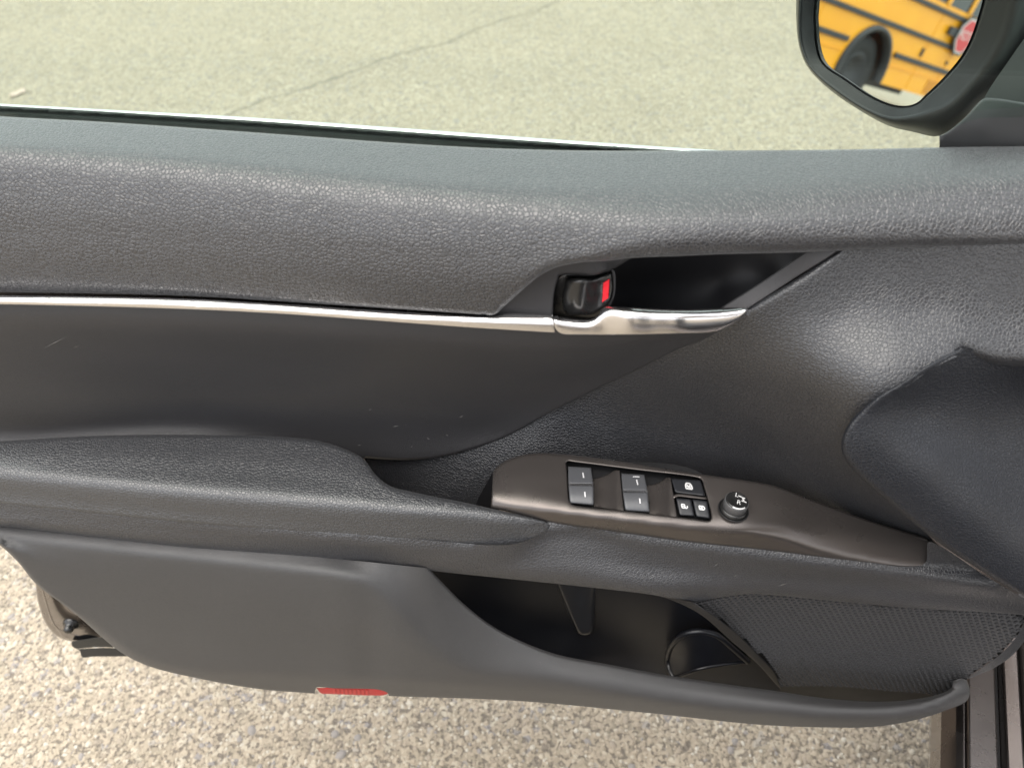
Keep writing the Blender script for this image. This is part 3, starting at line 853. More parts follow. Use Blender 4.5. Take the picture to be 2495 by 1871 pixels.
patch("lower_panel", [([(-100, 1262), (0, 1273), (452, 1325), (890, 1368), (1045, 1384)], 0),
                      ([(1045, 1384), (1081, 1422), (1126, 1467), (1194, 1521), (1262, 1558), (1352, 1592), (1488, 1619), (1623, 1644), (1804, 1671), (1879, 1681), (2032, 1703), (2147, 1709), (2242, 1701), (2300, 1686), (2318, 1675), (2322, 1658)], 9), ([(2322, 1658), (2340, 1652), (2356, 1656)], 5),
                      ([(2356, 1656), (2363, 1682), (2357, 1705), (2299, 1732), (2223, 1755), (2127, 1770), (1994, 1771), (1841, 1764), (1578, 1736), (1262, 1707), (948, 1695)], 9),
                      ([(948, 1695), (945, 1688), (924, 1680), (860, 1677), (809, 1676), (770, 1675), (767, 1689)], 2),
                      ([(767, 1689), (633, 1678), (497, 1655), (362, 1622), (294, 1588), (181, 1493), (86, 1420), (45, 1370), (0, 1328), (-50, 1295), (-100, 1262)], 6)],
      lc, M_LOW, D, step=11, skirt=0.02)
# red reflector let into the lower edge
rf = patch("red_reflector", [([(771, 1675), (809, 1675), (924, 1679), (946, 1688), (935, 1693), (903, 1693.5), (809, 1690), (782, 1688), (771, 1675)], 4)], [(770, 1676, -.103), (860, 1675, -.107), (945, 1684, -.106), (860, 1692, -.098), (935, 1693, -.100)], M_REFL, CAR, step=5, skirt=0.01, bstep=3)
for k in range(9):
    x = 812 + k * 10
    patch("reflector_rib", [([(x, 1677 + k * .45), (x + 4, 1677 + k * .45), (x + 5, 1690 + k * .45), (x + 1, 1690 + k * .45), (x, 1677 + k * .45)], 1)], [(770, 1676, -.105), (860, 1675, -.109), (945, 1684, -.108), (860, 1692, -.1), (935, 1693, -.102)], plastic("pale_red", (0.55, 0.03, 0.03), 0.35, 0.15) if k == 0 else bpy.data.materials["pale_red"], rf, step=4, skirt=0.003, bstep=3)

# light scuffs left by shoes and hands
M_SCUFF = plastic("scuff", (0.15, 0.145, 0.14), 0.7)
ins_f = ic
for (x0, y0), (x1, y1), w_, fld in (((104, 850), (165, 819), 2.2, ic), ((178, 848), (194, 842), 2.4, ic), ((898, 1000), (906, 996), 3.0, ic), ((1118, 1018), (1130, 1012), 3.0, ic), ((955, 1040), (972, 1037), 2.4, ic), ((1040, 1066), (1047, 1071), 2.6, ic), ((1086, 1058), (1092, 1062), 2.4, ic), ((870, 1085), (880, 1084), 2.4, ic), ((1000, 1090), (1006, 1086), 2.2, ic),
                                   ((1895, 1428), (1918, 1420), 2.2, kf), ((1788, 1404), (1796, 1400), 2.6, kf), ((1740, 1380), (1750, 1371), 1.8, kf)):
    n_ = np.array([-(y1 - y0), x1 - x0], float); n_ /= np.hypot(*n_)
    V_ = np.array([(x0, y0), ((x0 + x1) / 2 - n_[0] * w_ / 2, (y0 + y1) / 2 - n_[1] * w_ / 2), (x1, y1), ((x0 + x1) / 2 + n_[0] * w_ / 2, (y0 + y1) / 2 + n_[1] * w_ / 2)])
    mesh("scuff_mark", door(V_[:, 0], V_[:, 1], fld(V_) - .0004), [(0, 1, 2, 3)], M_SCUFF, D, smooth=False)

# door pocket
pk = [(950, 1340, -.075), (1000, 1400, -.062), (1150, 1440, -.036), (1250, 1400, -.028), (1300, 1500, -.030), (1400, 1420, -.022), (1400, 1520, -.030), (1550, 1450, -.022), (1550, 1570, -.032), (1680, 1480, -.030), (1780, 1590, -.044), (1850, 1660, -.052), (1950, 1720, -.058), (1600, 1650, -.050), (1400, 1600, -.055), (1200, 1540, -.055)]
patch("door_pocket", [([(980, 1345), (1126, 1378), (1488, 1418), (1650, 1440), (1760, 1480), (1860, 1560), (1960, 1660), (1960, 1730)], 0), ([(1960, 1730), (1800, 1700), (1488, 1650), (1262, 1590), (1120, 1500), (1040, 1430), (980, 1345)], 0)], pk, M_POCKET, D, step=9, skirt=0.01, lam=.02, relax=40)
patch("pocket_web", [([(1346, 1400), (1362, 1440), (1382, 1488), (1398, 1520), (1409, 1543)], 9), ([(1409, 1543), (1424, 1547), (1444, 1542)], 5), ([(1444, 1542), (1450, 1500), (1452, 1440), (1458, 1400)], 12), ([(1458, 1400), (1346, 1400)], 0)], [(1346, 1400, -.022), (1458, 1400, -.022), (1400, 1400, -.026), (1380, 1480, -.034), (1450, 1480, -.030), (1415, 1480, -.037), (1409, 1543, -.050), (1444, 1542, -.046)], plastic("web_plastic", (0.02, 0.02, 0.022), 0.3, 0.9), D, step=8, skirt=0.03)
bc = [(1628, 1600, -.050), (1640, 1560, -.052), (1700, 1536, -.054), (1760, 1552, -.054), (1822, 1610, -.054), (1700, 1630, -.070), (1640, 1645, -.066), (1700, 1590, -.061), (1760, 1600, -.060)]
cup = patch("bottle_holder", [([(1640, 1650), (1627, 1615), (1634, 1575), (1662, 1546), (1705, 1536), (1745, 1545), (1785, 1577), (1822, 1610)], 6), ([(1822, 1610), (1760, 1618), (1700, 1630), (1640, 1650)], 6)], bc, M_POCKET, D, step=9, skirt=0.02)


def tube(name, pts, rad, mat, parent, n=8):
    P = np.asarray(pts); T = np.gradient(P, axis=0); T /= np.linalg.norm(T, axis=1)[:, None]
    A = np.cross(T, [0, 1, 0]); A /= np.linalg.norm(A, axis=1)[:, None]; B = np.cross(T, A)
    v = []; f = []
    for i in range(len(P)):
        for k in range(n):
            q = 2 * math.pi * k / n
            v.append(P[i] + rad * (A[i] * math.cos(q) + B[i] * math.sin(q)))
        if i:
            f += [((i - 1) * n + k, (i - 1) * n + (k + 1) % n, i * n + (k + 1) % n, i * n + k) for k in range(n)]
    return mesh(name, v, f, mat, parent)


rim = spline([(1640, 1652), (1627, 1615), (1634, 1575), (1662, 1547), (1705, 1537), (1745, 1546), (1785, 1578), (1822, 1611)], 6)
tube("holder_rim", door(rim[:, 0], rim[:, 1], tps(bc)(rim) + .001), .0034, M_POCKET, D)
rim = spline([(1824, 1611), (1760, 1618), (1700, 1630), (1642, 1651)], 6)
tube("holder_rim", door(rim[:, 0], rim[:, 1], tps(bc)(rim) + .001), .0022, M_POCKET, D)

# speaker grille: a real perforated sheet
gr_ctrl = [Z(1692, 1468, .594), Z(1765, 1453, .594), Z(1830, 1446, .592), Z(2032, 1463, .588), Z(2223, 1480, .583), Z(2414, 1491, .577), Z(2520, 1497, .572)]
gr_ctrl = [(x, y, d + .004) for x, y, d in gr_ctrl] + [(1800, 1530, -.076), (2000, 1560, -.074), (2200, 1560, -.076), (2400, 1560, -.08), (1902, 1680, -.070), (2050, 1640, -.07), (2185, 1650, -.072), (2330, 1640, -.078), (2050, 1700, -.064), (2250, 1700, -.068), (2480, 1540, -.084)]
gf = tps(gr_ctrl)
goutline = np.vstack([spline(p, 8)[:-1] for p in (
    [(1690, 1469), (1765, 1453), (1830, 1446), (2032, 1463), (2223, 1480), (2414, 1491), (2500, 1497)],
    [(2500, 1497), (2486, 1530), (2452, 1575), (2395, 1621), (2355, 1652)], [(2355, 1652), (2330, 1690), (2290, 1720), (2150, 1735), (1950, 1710), (1904, 1690)], [(1904, 1690), (1887, 1633), (1803, 1549), (1745, 1503), (1690, 1469)])])


def grille_point(x, z):
    y = np.full_like(x, -.09)
    for _ in range(6):
        px, py = project(np.stack([x, y, z], -1))
        y = gf(np.stack([px, py], -1)) - K * x
    return np.stack([x, y, z], -1), np.stack(project(np.stack([x, y, z], -1)), -1)


def grille():
    p = 0.0056
    x0, x1, z0, z1 = .15, .56, .40, .61
    rows = int((z1 - z0) / (p * .866)); colsn = int((x1 - x0) / p)
    cx = []; cz = []
    for j in range(rows):
        for i in range(colsn):
            cx.append(x0 + (i + .5 * (j % 2)) * p); cz.append(z0 + j * p * .866)
    cx = np.array(cx); cz = np.array(cz)
    _, pp = grille_point(cx, cz)
    m = inside(pp, goutline)
    cx, cz = cx[m], cz[m]
    a6 = np.arange(6) * math.pi / 3 + math.pi / 6
    hx, hz = np.cos(a6), np.sin(a6)
    verts = {}; vl = []; fl = []

    def vid(x, z, off, key):
        if key in verts:
            return verts[key]
        verts[key] = len(vl); vl.append((x, z, off)); return verts[key]
    ro = p / math.sqrt(3); ri = ro * .66
    for c_, (x, z) in enumerate(zip(cx, cz)):
        o_ = [vid(x + ro * hx[k], z + ro * hz[k], 0, (round((x + ro * hx[k]) * 20000), round((z + ro * hz[k]) * 20000))) for k in range(6)]
        i_ = [vid(x + ri * hx[k], z + ri * hz[k], .0002, (c_, k, 'i')) for k in range(6)]
        w_ = [vid(x + ri * .94 * hx[k], z + ri * .94 * hz[k], .0022, (c_, k, 'w')) for k in range(6)]
        for k in range(6):
            j = (k + 1) % 6
            fl.append((o_[k], o_[j], i_[j], i_[k])); fl.append((i_[k], i_[j], w_[j], w_[k]))
    A = np.array(vl)
    Pt, _ = grille_point(A[:, 0], A[:, 1])
    Pt[:, 1] += A[:, 2]
    g_ = mesh("speaker_grille", Pt, [q[::-1] for q in fl], M_GRILLE, CAR, smooth=False)
    return g_


M_GRILLE = plastic("grille_plastic", (0.05, 0.05, 0.053), 0.45, 0.5)
gobj = grille()
patch("speaker_backing", [(np.vstack([goutline, goutline[:1]])[::3].tolist() + [goutline[0].tolist()], 0)], lambda V: gf(V) + .0035, M_BLACK, gobj, step=20, skirt=0.004)
# curved end cap of the grille towards the hinge
patch("grille_surround", [([(2500, 1495), (2488, 1532), (2454, 1578), (2398, 1624), (2352, 1656)], 0), ([(2352, 1656), (2372, 1648), (2412, 1632), (2462, 1600), (2495, 1562), (2530, 1500)], 4), ([(2530, 1500), (2500, 1495)], 0)],
      [(2500, 1495, -.085), (2454, 1578, -.082), (2352, 1656, -.078), (2412, 1632, -.076), (2495, 1562, -.076), (2530, 1500, -.08)], M_FASC, D, step=9, skirt=0.03)

# handle group
hb = [(1201, 769, -.040), (1279, 700, -.040), (1353, 650, -.039), (1450, 640, -.037), (1540, 628, -.028), (1500, 650, -.026), (1480, 660, -.034), (1360, 670, -.038), (1348, 720, -.038), (1346, 770, -.040), (1410, 655, -.038)]
patch("handle_bezel", [([(1195, 775), (1220, 742), (1275, 692), (1310, 665), (1353, 644), (1408, 631), (1489, 625), (1560, 618)], 0), ([(1560, 618), (1530, 634), (1510, 647), (1491, 657), (1475, 662), (1450, 670), (1375, 668), (1362, 672)], 7), ([(1362, 672), (1356, 690), (1350, 720), (1347, 772)], 5), ([(1347, 772), (1270, 768), (1195, 775)], 0)], hb, M_BEZEL, D, step=9, skirt=0.04)
rc = [(1340, 650, -.012), (1340, 790, -.018), (1450, 640, .004), (1500, 650, .012), (1500, 740, .012), (1600, 610, .018), (1600, 700, .022), (1600, 780, .016), (1750, 605, .012), (1750, 690, .012), (1720, 780, .0), (1850, 600, .004), (1850, 670, .0), (1790, 740, -.008), (1950, 600, -.008), (1900, 650, -.010), (2000, 596, -.016)]
patch("handle_recess", [([(1335, 640), (1489, 612), (1750, 600), (2030, 592)], 0), ([(2030, 592), (1930, 660), (1800, 745), (1740, 800)], 0), ([(1740, 800), (1500, 808), (1335, 800)], 0), ([(1335, 800), (1335, 640)], 0)], rc, M_RECESS, D, step=12, skirt=0.005)
patch("recess_edge_strip", [([(1974, 606), (2050, 600), (1936, 678), (1822, 752)], 2), ([(1822, 752), (1790, 752), (1756, 750)], 0), ([(1756, 750), (1860, 684), (1974, 606)], 4)], [(1974, 606, -.032), (2050, 600, -.036), (1900, 690, -.034), (1822, 752, -.040), (1756, 750, -.034), (1860, 684, -.030)], M_BEZEL, D, step=10, skirt=0.01)
patch("recess_rib", [([(1489, 655), (1497, 660), (1500, 696), (1496, 725), (1486, 748)], 2), ([(1486, 748), (1481, 745), (1490, 725), (1494, 696), (1489, 655)], 2)], [(1489, 655, -.03), (1500, 696, -.032), (1486, 748, -.034), (1490, 700, -.032)], M_BEZEL, D, step=5, skirt=0.03, bstep=4)
tc_ = [(1352, 672, -.020), (1352, 765, -.022), (1420, 700, -.022), (1420, 750, -.024), (1490, 665, -.026), (1482, 748, -.028)]
tab = patch("lock_tab", [([(1358, 674), (1372, 668), (1448, 668), (1475, 660), (1492, 655), (1496, 696), (1490, 730), (1482, 748), (1455, 774), (1440, 778), (1375, 776), (1346, 768), (1350, 715), (1358, 674)], 4)], tc_, M_GLOSS, CAR, step=6, skirt=0.02, bstep=4)
tk_ = [(1376, 690, -.036), (1374, 760, -.038), (1400, 690, -.042), (1398, 750, -.044), (1425, 690, -.0425), (1420, 750, -.0445), (1445, 690, -.038), (1442, 750, -.040), (1462, 690, -.0345), (1460, 742, -.0365), (1488, 670, -.0375), (1482, 740, -.0395)]
patch("tab_grip", [([(1374, 700), (1379, 684), (1392, 679), (1420, 678), (1442, 680), (1468, 673), (1488, 665)], 9), ([(1488, 665), (1492, 700), (1484, 738)], 3), ([(1484, 738), (1462, 755), (1444, 766), (1412, 768), (1384, 767), (1373, 756), (1370, 730), (1374, 700)], 9)], tk_, M_GLOSS, tab, step=6, skirt=0.015, bstep=4)
patch("red_marker", [([(1470, 690), (1485, 680)], 0), ([(1485, 680), (1482, 726)], 0), ([(1482, 726), (1467, 737)], 0), ([(1467, 737), (1470, 690)], 0)], lambda V: tps(tk_)(V) - .0008, M_RED, tab, step=5, skirt=0.002, bstep=4)
lv = rows([(x, [(t_ + (b_ - t_) * q, d + (.006 if x > 1790 else .003 if x > 1760 else 0) - (.004 if 1500 < x < 1700 else 0)) for q, d in ((0, -.0500), (.22, -.0560), (.5, -.0580), (.8, -.0586), (1, -.0582))]) for x, t_, b_ in
            ((1349, 769, 804), (1400, 776, 815), (1445, 772, 816), (1475, 747, 816), (1523, 748, 816), (1591, 753, 815), (1660, 754, 812), (1726, 753, 808), (1780, 750, 796), (1822, 746, 766))])
patch("door_handle", [([(1348, 769), (1404, 777), (1438, 778)], 4), ([(1438, 778), (1450, 774), (1459, 766), (1468, 752), (1480, 747)], 4), ([(1480, 747), (1520, 748), (1591, 753), (1660, 754.5), (1726, 753), (1811, 747)], 5),
                      ([(1811, 747), (1821, 753), (1813, 769), (1787, 791), (1757, 806)], 7), ([(1757, 806), (1720, 811), (1659, 813), (1523, 816), (1421, 816), (1367, 813), (1354, 803), (1348, 769)], 3)], lv, M_CHROME, CAR, step=7, skirt=0.014, bstep=4)

# window glass and belt mouldings
bm_ = rows([(x, [(t_, .079), ((t_ + b_) / 2, .076), (b_, .075)]) for x, t_, b_ in ((-240, 239, 248), (0, 253, 262), (271, 268, 277), (600, 286, 298), (1000, 314, 327), (1452, 347, 359), (1780, 368, 379), (2100, 384, 394))])
patch("belt_moulding", [([(-240, 239), (0, 253), (271, 268), (600, 286), (1000, 314), (1452, 347), (1780, 368), (2100, 384)], 3), ([(2100, 384), (2100, 394)], 0), ([(2100, 392), (1780, 376), (1452, 356), (1000, 324), (600, 295), (271, 275), (0, 260), (-240, 246)], 2), ([(-240, 248), (-240, 239)], 0)], bm_, M_BRIGHT, D, step=7, skirt=0.015)
sl_ = rows([(x, [(y0 - 3, .075), (y0 + 3, .069), (y0 + 9, .072), (y0 + 45, .060)]) for x, y0 in ((-240, 246), (0, 260), (271, 275), (600, 296), (1000, 325), (1452, 357), (1780, 377), (2100, 390))])
patch("belt_seal", [([(-240, 244), (0, 258), (271, 273), (600, 293), (1000, 322), (1452, 354), (1780, 374), (2100, 388)], 0), ([(2100, 390), (2100, 420)], 0), ([(2100, 420), (1452, 400), (1000, 375), (600, 345), (271, 322), (0, 306), (-240, 290)], 0), ([(-240, 290), (-240, 246)], 0)], sl_, M_RUBBER, D, step=4, skirt=0.004)


def dw(x, z, d):
    return np.array([x, d - K * x, z])


GX0, GX1 = -.74, .47
gv = []
for off in (0, .0036):
    for x, z in ((GX0, .91), (GX1, .91), (GX1, 1.02), (GX1 - .42, 1.36), (GX0 + .1, 1.38), (GX0, 1.0)):
        gv.append(dw(x, z, .052 - .22 * (z - .93) + off))
gfaces = [(0, 1, 2, 3, 4, 5), (11, 10, 9, 8, 7, 6)] + [(i, 6 + i, 6 + (i + 1) % 6, (i + 1) % 6) for i in range(6)]
mesh("window_glass", gv, gfaces, M_GLASS, D, smooth=False)

# window frame above the picture
v = []; f = []
fr_pts = [(GX0 - .01, .90), (GX0 - .01, 1.0), (GX0 + .09, 1.395), (GX1 - .42, 1.375), (GX1 + .02, 1.02), (GX1 + .1, .95)]
for i, (x, z) in enumerate(fr_pts):
    for dx, dd in ((-.0, -.03), (.0, -.004)):
        v.append(dw(x, z, .052 - .22 * (z - .93) + dd))
    sc_ = 1.06
    for dd in (-.03, -.004):
        v.append(dw((x + .1) * sc_ - .1, .9 + (z - .9) * 1.08, .052 - .22 * (z - .93) + dd))
for i in range(5):
    a_, b2 = i * 4, i * 4 + 4
    for p_, q_ in ((0, 1), (1, 3), (3, 2), (2, 0)):
        f.append((a_ + p_, a_ + q_, b2 + q_, b2 + p_))
f += [(0, 2, 3, 1), (20, 21, 23, 22)]
mesh("window_frame", v, f, M_RUBBER, D, smooth=False)

# outer skin
v = []; f = []
sk_ = [(-.64, .885), (-.62, .62), (-.56, .42), (-.50, .34), (.50, .30), (.57, .4), (.58, .885)]
for d in (.062, .085):
    for x, z in sk_:
        v.append(dw(x, z - (.02 if d > .08 and z > .9 else 0), d + (.03 * math.sin((z - .3) / .63 * math.pi) if d > .08 else 0)))
n = len(sk_)
f = [tuple(range(n)), tuple(range(2 * n - 1, n - 1, -1))] + [(i, n + i, n + (i + 1) % n, (i + 1) % n) for i in range(n)]
mesh("outer_skin", v, f, M_PAINT, D, smooth=False)

# switch plate
sw_out = [(1201, 1152), (1206, 1143), (1218, 1131), (1252, 1114), (1303, 1104), (1370, 1106), (1489, 1120), (1659, 1148), (1828, 1172), (1886, 1183), (1994, 1223), (2130, 1272), (2250, 1308)]
sc2 = rows([(x, [(y, 'z', z) for y, z in r]) for x, r in (
    (1196, ((1156, .691), (1190, .692), (1214, .690), (1224, .688), (1232, .686), (1240, .683))),
    (1218, ((1131, .695), (1175, .694), (1218, .691), (1228, .6892), (1236, .6865), (1244, .683))),
    (1252, ((1114, .697), (1170, .695), (1226, .6905), (1235, .6888), (1243, .6856), (1251, .682))),
    (1303, ((1104, .698), (1170, .695), (1232, .6905), (1241, .6888), (1251, .6846), (1262, .679))),
    (1387, ((1107, .698), (1180, .694), (1243, .6905), (1253, .6886), (1264, .6825), (1280, .673))),
    (1557, ((1131, .696), (1195, .693), (1264, .6888), (1274, .6868), (1285, .680), (1304, .667))),
    (1726, ((1158, .694), (1215, .691), (1282, .6858), (1292, .6836), (1303, .6762), (1326, .662))),
    (1828, ((1172, .692), (1225, .690), (1289, .684), (1299, .6815), (1311, .673), (1338, .658))),
    (1900, ((1186, .688), (1240, .686), (1303, .677), (1314, .6735), (1326, .6665), (1347, .655))),
    (1994, ((1223, .679), (1275, .674), (1330, .6635), (1339, .661), (1348, .657), (1358, .652))),
    (2130, ((1272, .667), (1310, .661), (1346, .654), (1356, .652), (1366, .6495), (1376, .646))),
    (2270, ((1315, .656), (1345, .650), (1366, .646), (1374, .6445), (1382, .6428), (1390, .641))))])
hole = [(1379, 1128), (1383, 1124), (1400, 1126), (1550, 1145), (1700, 1164), (1709, 1168), (1716, 1190), (1733, 1262), (1729, 1268), (1690, 1264), (1649, 1259), (1518, 1244), (1392, 1228), (1387, 1222), (1382, 1160), (1379, 1128)]
plate = patch("switch_panel", [(sw_out, 7), ([(2250, 1308), (2262, 1316), (2265, 1345), (2260, 1378), (2249, 1388), (2235, 1389)], 6), ([(2235, 1389), (2211, 1387), (2048, 1365), (1859, 1340), (1659, 1318), (1489, 1294), (1340, 1272), (1286, 1258), (1218, 1242), (1196, 1239)], 6), ([(1196, 1239), (1201, 1152)], 4)],
              sc2, M_BROWN, CAR, step=10, skirt=0.015, holes=[hole], bstep=5, hround=4)
pf = sc2


def onplate(px, py, up=0.0):
    """point of the plate surface under a pixel, lifted by up metres"""
    px = np.asarray(px, float); py = np.asarray(py, float)
    d = pf(np.stack([np.atleast_1d(px), np.atleast_1d(py)], -1))
    p = door(np.atleast_1d(px), np.atleast_1d(py), d)
    # lift along z and stay on the same sight line
    q = onz(np.atleast_1d(px), np.atleast_1d(py), 0)
    return door(np.atleast_1d(px), np.atleast_1d(py), d) if up == 0 else np.array([onz(a_, b2, c_ + up) for a_, b2, c_ in zip(np.atleast_1d(px), np.atleast_1d(py), p[:, 2])])


def lifted(up):
    def fn(V):
        p = onplate(V[:, 0], V[:, 1], up)
        return p[:, 1] + K * p[:, 0]
    return fn


patch("switch_well", [([(1372, 1118), (1715, 1158), (1742, 1275), (1380, 1236), (1372, 1118)], 0)], lifted(-.010), M_BLACK, plate, step=14, skirt=0.004)


def scoop(name, pts, x0, x1):
    def fn(V):
        t = np.clip((V[:, 0] - x0) / (x1 - x0), 0, 1)
        up = -.0085 + .0085 * t ** 2.2
        return np.array([onz(a_, b2, float(onplate(a_, b2)[0, 2]) + u)[1] + K * onz(a_, b2, float(onplate(a_, b2)[0, 2]) + u)[0] for (a_, b2), u in zip(V, up)])
    patch(name, [(p, r) for p, r in pts], fn, M_BROWN, plate, step=7, skirt=0.006, bstep=4)


scoop("finger_scoop", [([(1444, 1166), (1462, 1163), (1482, 1155), (1498, 1145)], 2), ([(1498, 1145), (1510, 1146)], 2), ([(1510, 1146), (1520, 1244)], 2), ([(1520, 1244), (1447, 1234)], 0), ([(1447, 1234), (1444, 1166)], 0)], 1446, 1506)
scoop("finger_scoop", [([(1574, 1182), (1594, 1180), (1612, 1172), (1624, 1163)], 2), ([(1624, 1163), (1634, 1164)], 2), ([(1634, 1164), (1650, 1259)], 2), ([(1650, 1259), (1582, 1251)], 0), ([(1582, 1251), (1574, 1182)], 0)], 1580, 1634)


def key(name, quad, up, mat, parent, slope=None, rnd=4):
    segs = []
    q = quad + quad[:1]
    for i in range(4):
        segs.append(([q[i], q[i + 1]], rnd))
    lo_y = min(p[1] for p in quad); hi_y = max(p[1] for p in quad)

    def fn(V):
        t = (V[:, 1] - lo_y) / (hi_y - lo_y)
        u = up + (slope(t) if slope else 0)
        out = []
        for (a_, b2), uu in zip(V, np.broadcast_to(u, t.shape)):
            p = onz(a_, b2, float(onplate(a_, b2)[0, 2]) + uu)
            out.append(p[1] + K * p[0])
        return np.array(out)
    patch(name, segs, fn, mat, parent, step=7, skirt=0.006, bstep=4)
    return fn


def mark(name, polys, fn, mat, parent, lift=.00035):
    """flat print on a key"""
    v = []; f = []
    for P in polys:
        P = np.asarray(P, float)
        d = fn(P) - lift
        X = door(P[:, 0], P[:, 1], d)
        b = len(v); v += list(X); f.append(tuple(range(b, b + len(P))))
    return mesh(name, v, f, mat, parent, smooth=False)


def bar(a_, b2, w_):
    a_ = np.array(a_, float); b2 = np.array(b2, float)
    t_ = (b2 - a_) / np.hypot(*(b2 - a_)); n_ = np.array([-t_[1], t_[0]]) * w_ / 2
    return [a_ - n_, b2 - n_, b2 + n_, a_ + n_]


def scale_about(fn_pts, fx):
    return fn_pts


up_s = lambda t: .0022 * (1 - (2 * t - .9) ** 2)
f1 = key("window_switch", [(1384, 1136), (1440, 1139), (1446, 1179.5), (1385, 1178.5)], .0, M_SWITCH, plate, lambda t: -.001 + .0035 * t)
f2 = key("window_switch", [(1385, 1181), (1446, 1182), (1447, 1231), (1388, 1226)], .0, M_SWITCH, plate, lambda t: .002 - .004 * t ** 2)
f3 = key("window_switch", [(1513, 1153), (1570, 1156), (1578, 1195.5), (1517, 1195)], .0, M_SWITCH, plate, lambda t: -.001 + .0035 * t)
f4 = key("window_switch", [(1517, 1198), (1578, 1198.5), (1583, 1248), (1523, 1244)], .0, M_SWITCH, plate, lambda t: .002 - .004 * t ** 2)
M_TICK = plastic("tick_print", (0.55, 0.55, 0.56), 0.5)
mark("switch_mark", [bar((1420, 1151), (1422, 1164), 3.2)], f1, M_TICK, plate)
mark("switch_mark", [bar((1424.5, 1198), (1426, 1210.5), 3.2)], f2, M_TICK, plate)
mark("switch_mark", [bar((1542, 1161), (1558, 1161.5), 2.4), bar((1551, 1168), (1554, 1181), 3.2)], f3, M_TICK, plate)
mark("switch_mark", [bar((1558.5, 1214), (1560, 1226.5), 3.2)], f4, M_TICK, plate)
for (x0, y0), (x1, y1) in (((1385, 1179.8), (1446, 1180.8)), ((1517, 1196.5), (1578, 1197))):
    mark("switch_seam", [bar((x0, y0), (x1, y1), 3.0)], lifted(.002), M_CHROME, plate)

k1 = key("window_lock_button", [(1634, 1165), (1707, 1170), (1719, 1209), (1645, 1200)], -.001, M_KEY, plate, lambda t: .002 * t)
k2 = key("unlock_button", [(1647, 1213), (1684, 1216), (1693, 1258), (1655, 1256)], -.001, M_KEY, plate, lambda t: .002 - .003 * t)
k3 = key("lock_button", [(1687, 1216), (1723, 1220), (1731, 1264), (1696, 1259)], -.001, M_KEY, plate, lambda t: .002 - .003 * t)
patch("button_divider", [([(1640, 1207), (1650, 1203), (1721, 1211)], 2), ([(1721, 1211), (1723, 1217)], 0), ([(1723, 1217), (1686, 1213), (1650, 1210), (1642, 1214)], 2), ([(1642, 1214), (1640, 1207)], 0)], lifted(.0005), M_BROWN, plate, step=5, skirt=0.005, bstep=4)


def sh(P, c, a=0.85):
    """small drawing in key-top units: x right, y down, sheared like the key"""
    return [(c[0] + x * a + y * .18, c[1] + y * a + x * .10) for x, y in P]


def ring_polys(P, w_):
    out = []
    for a_, b2 in zip(P[:-1], P[1:]):
        out.append(bar(a_, b2, w_))
    return out


arc = [(5.2 * math.cos(q), -5.5 * math.sin(q)) for q in np.linspace(-.2, math.pi + .2, 8)]
# window symbol
win = [(-9, 8), (-9, -1), (-6, -8), (5, -8), (9, -1), (9, 8), (-9, 8)]
c = (1678, 1184)
mark("window_symbol", ring_polys(sh(win, c), 3.2) + [bar(*sh([(-9, 1), (9, 1)], c), 2.6), bar(*sh([(-6, -5), (4, 6)], c), 2.4), bar(*sh([(5, -5), (-4, 6)], c), 2.4)], k1, M_WHITE, plate)
c = (1667, 1233)
mark("unlock_symbol", ring_polys(sh([(-7, -5), (2, -5), (2, 5), (-7, 5), (-7, -5)], c), 2.8) + [bar(*sh([(-7, 0), (2, 0)], c), 2.2)] + ring_polys(sh([(2, 5), (7, 5), (9, 2), (9, -2)], c), 2.8), k2, M_WHITE, plate)
c = (1709, 1237)
mark("lock_symbol", ring_polys(sh([(-6, -5), (2, -5), (2, 5), (-6, 5), (-6, -5)], c), 2.8) + [bar(*sh([(-6, 0), (2, 0)], c), 2.2)] + ring_polys(sh([(2, -5), (6, -5), (9, -2), (9, 2), (6, 5), (2, 5)], c), 2.8), k3, M_WHITE, plate)

# mirror adjusting knob
kb = onplate(1786, 1243)[0]
kz = np.array([.06, -.03, 1.0]); kz /= np.linalg.norm(kz)
kx = np.cross([0, 1, 0], kz); kx /= np.linalg.norm(kx); ky = np.cross(kz, kx)


def lathe(name, prof, mat, parent, n=40, knurl=None):
    v = []; f = []
    for i, (r_, h_) in enumerate(prof):
        for k in range(n):
            a_ = 2 * math.pi * k / n
            rr = r_ + (knurl[i] * (1 if k % 2 else -1) if knurl else 0)
            v.append(kb + kx * rr * math.cos(a_) + ky * rr * math.sin(a_) + kz * h_)
    for i in range(len(prof) - 1):
        for k in range(n):
            f.append((i * n + k, i * n + (k + 1) % n, (i + 1) * n + (k + 1) % n, (i + 1) * n + k))
    f.append(tuple(range((len(prof) - 1) * n, len(prof) * n)))
    return mesh(name, v, f, mat, parent)


lathe("knob_well", [(.0122, .0012), (.0118, .0015), (.0112, .0008), (.0110, .0004)], M_BLACK, plate)
lathe("mirror_knob", [(.0108, .0004), (.0105, .004), (.0098, .0045)], M_GLOSS, plate)
lathe("knob_grip", [(.0090, .0045), (.0094, .005), (.0094, .0118), (.0090, .0124)], plastic("knob_grip_plastic", (.07, .07, .072), .38), plate, n=72, knurl=[0, .00018, .00018, 0])
lathe("knob_cap", [(.0088, .0124), (.0086, .0130), (.0078, .0136), (.0074, .0134)], M_GLOSS, plate)


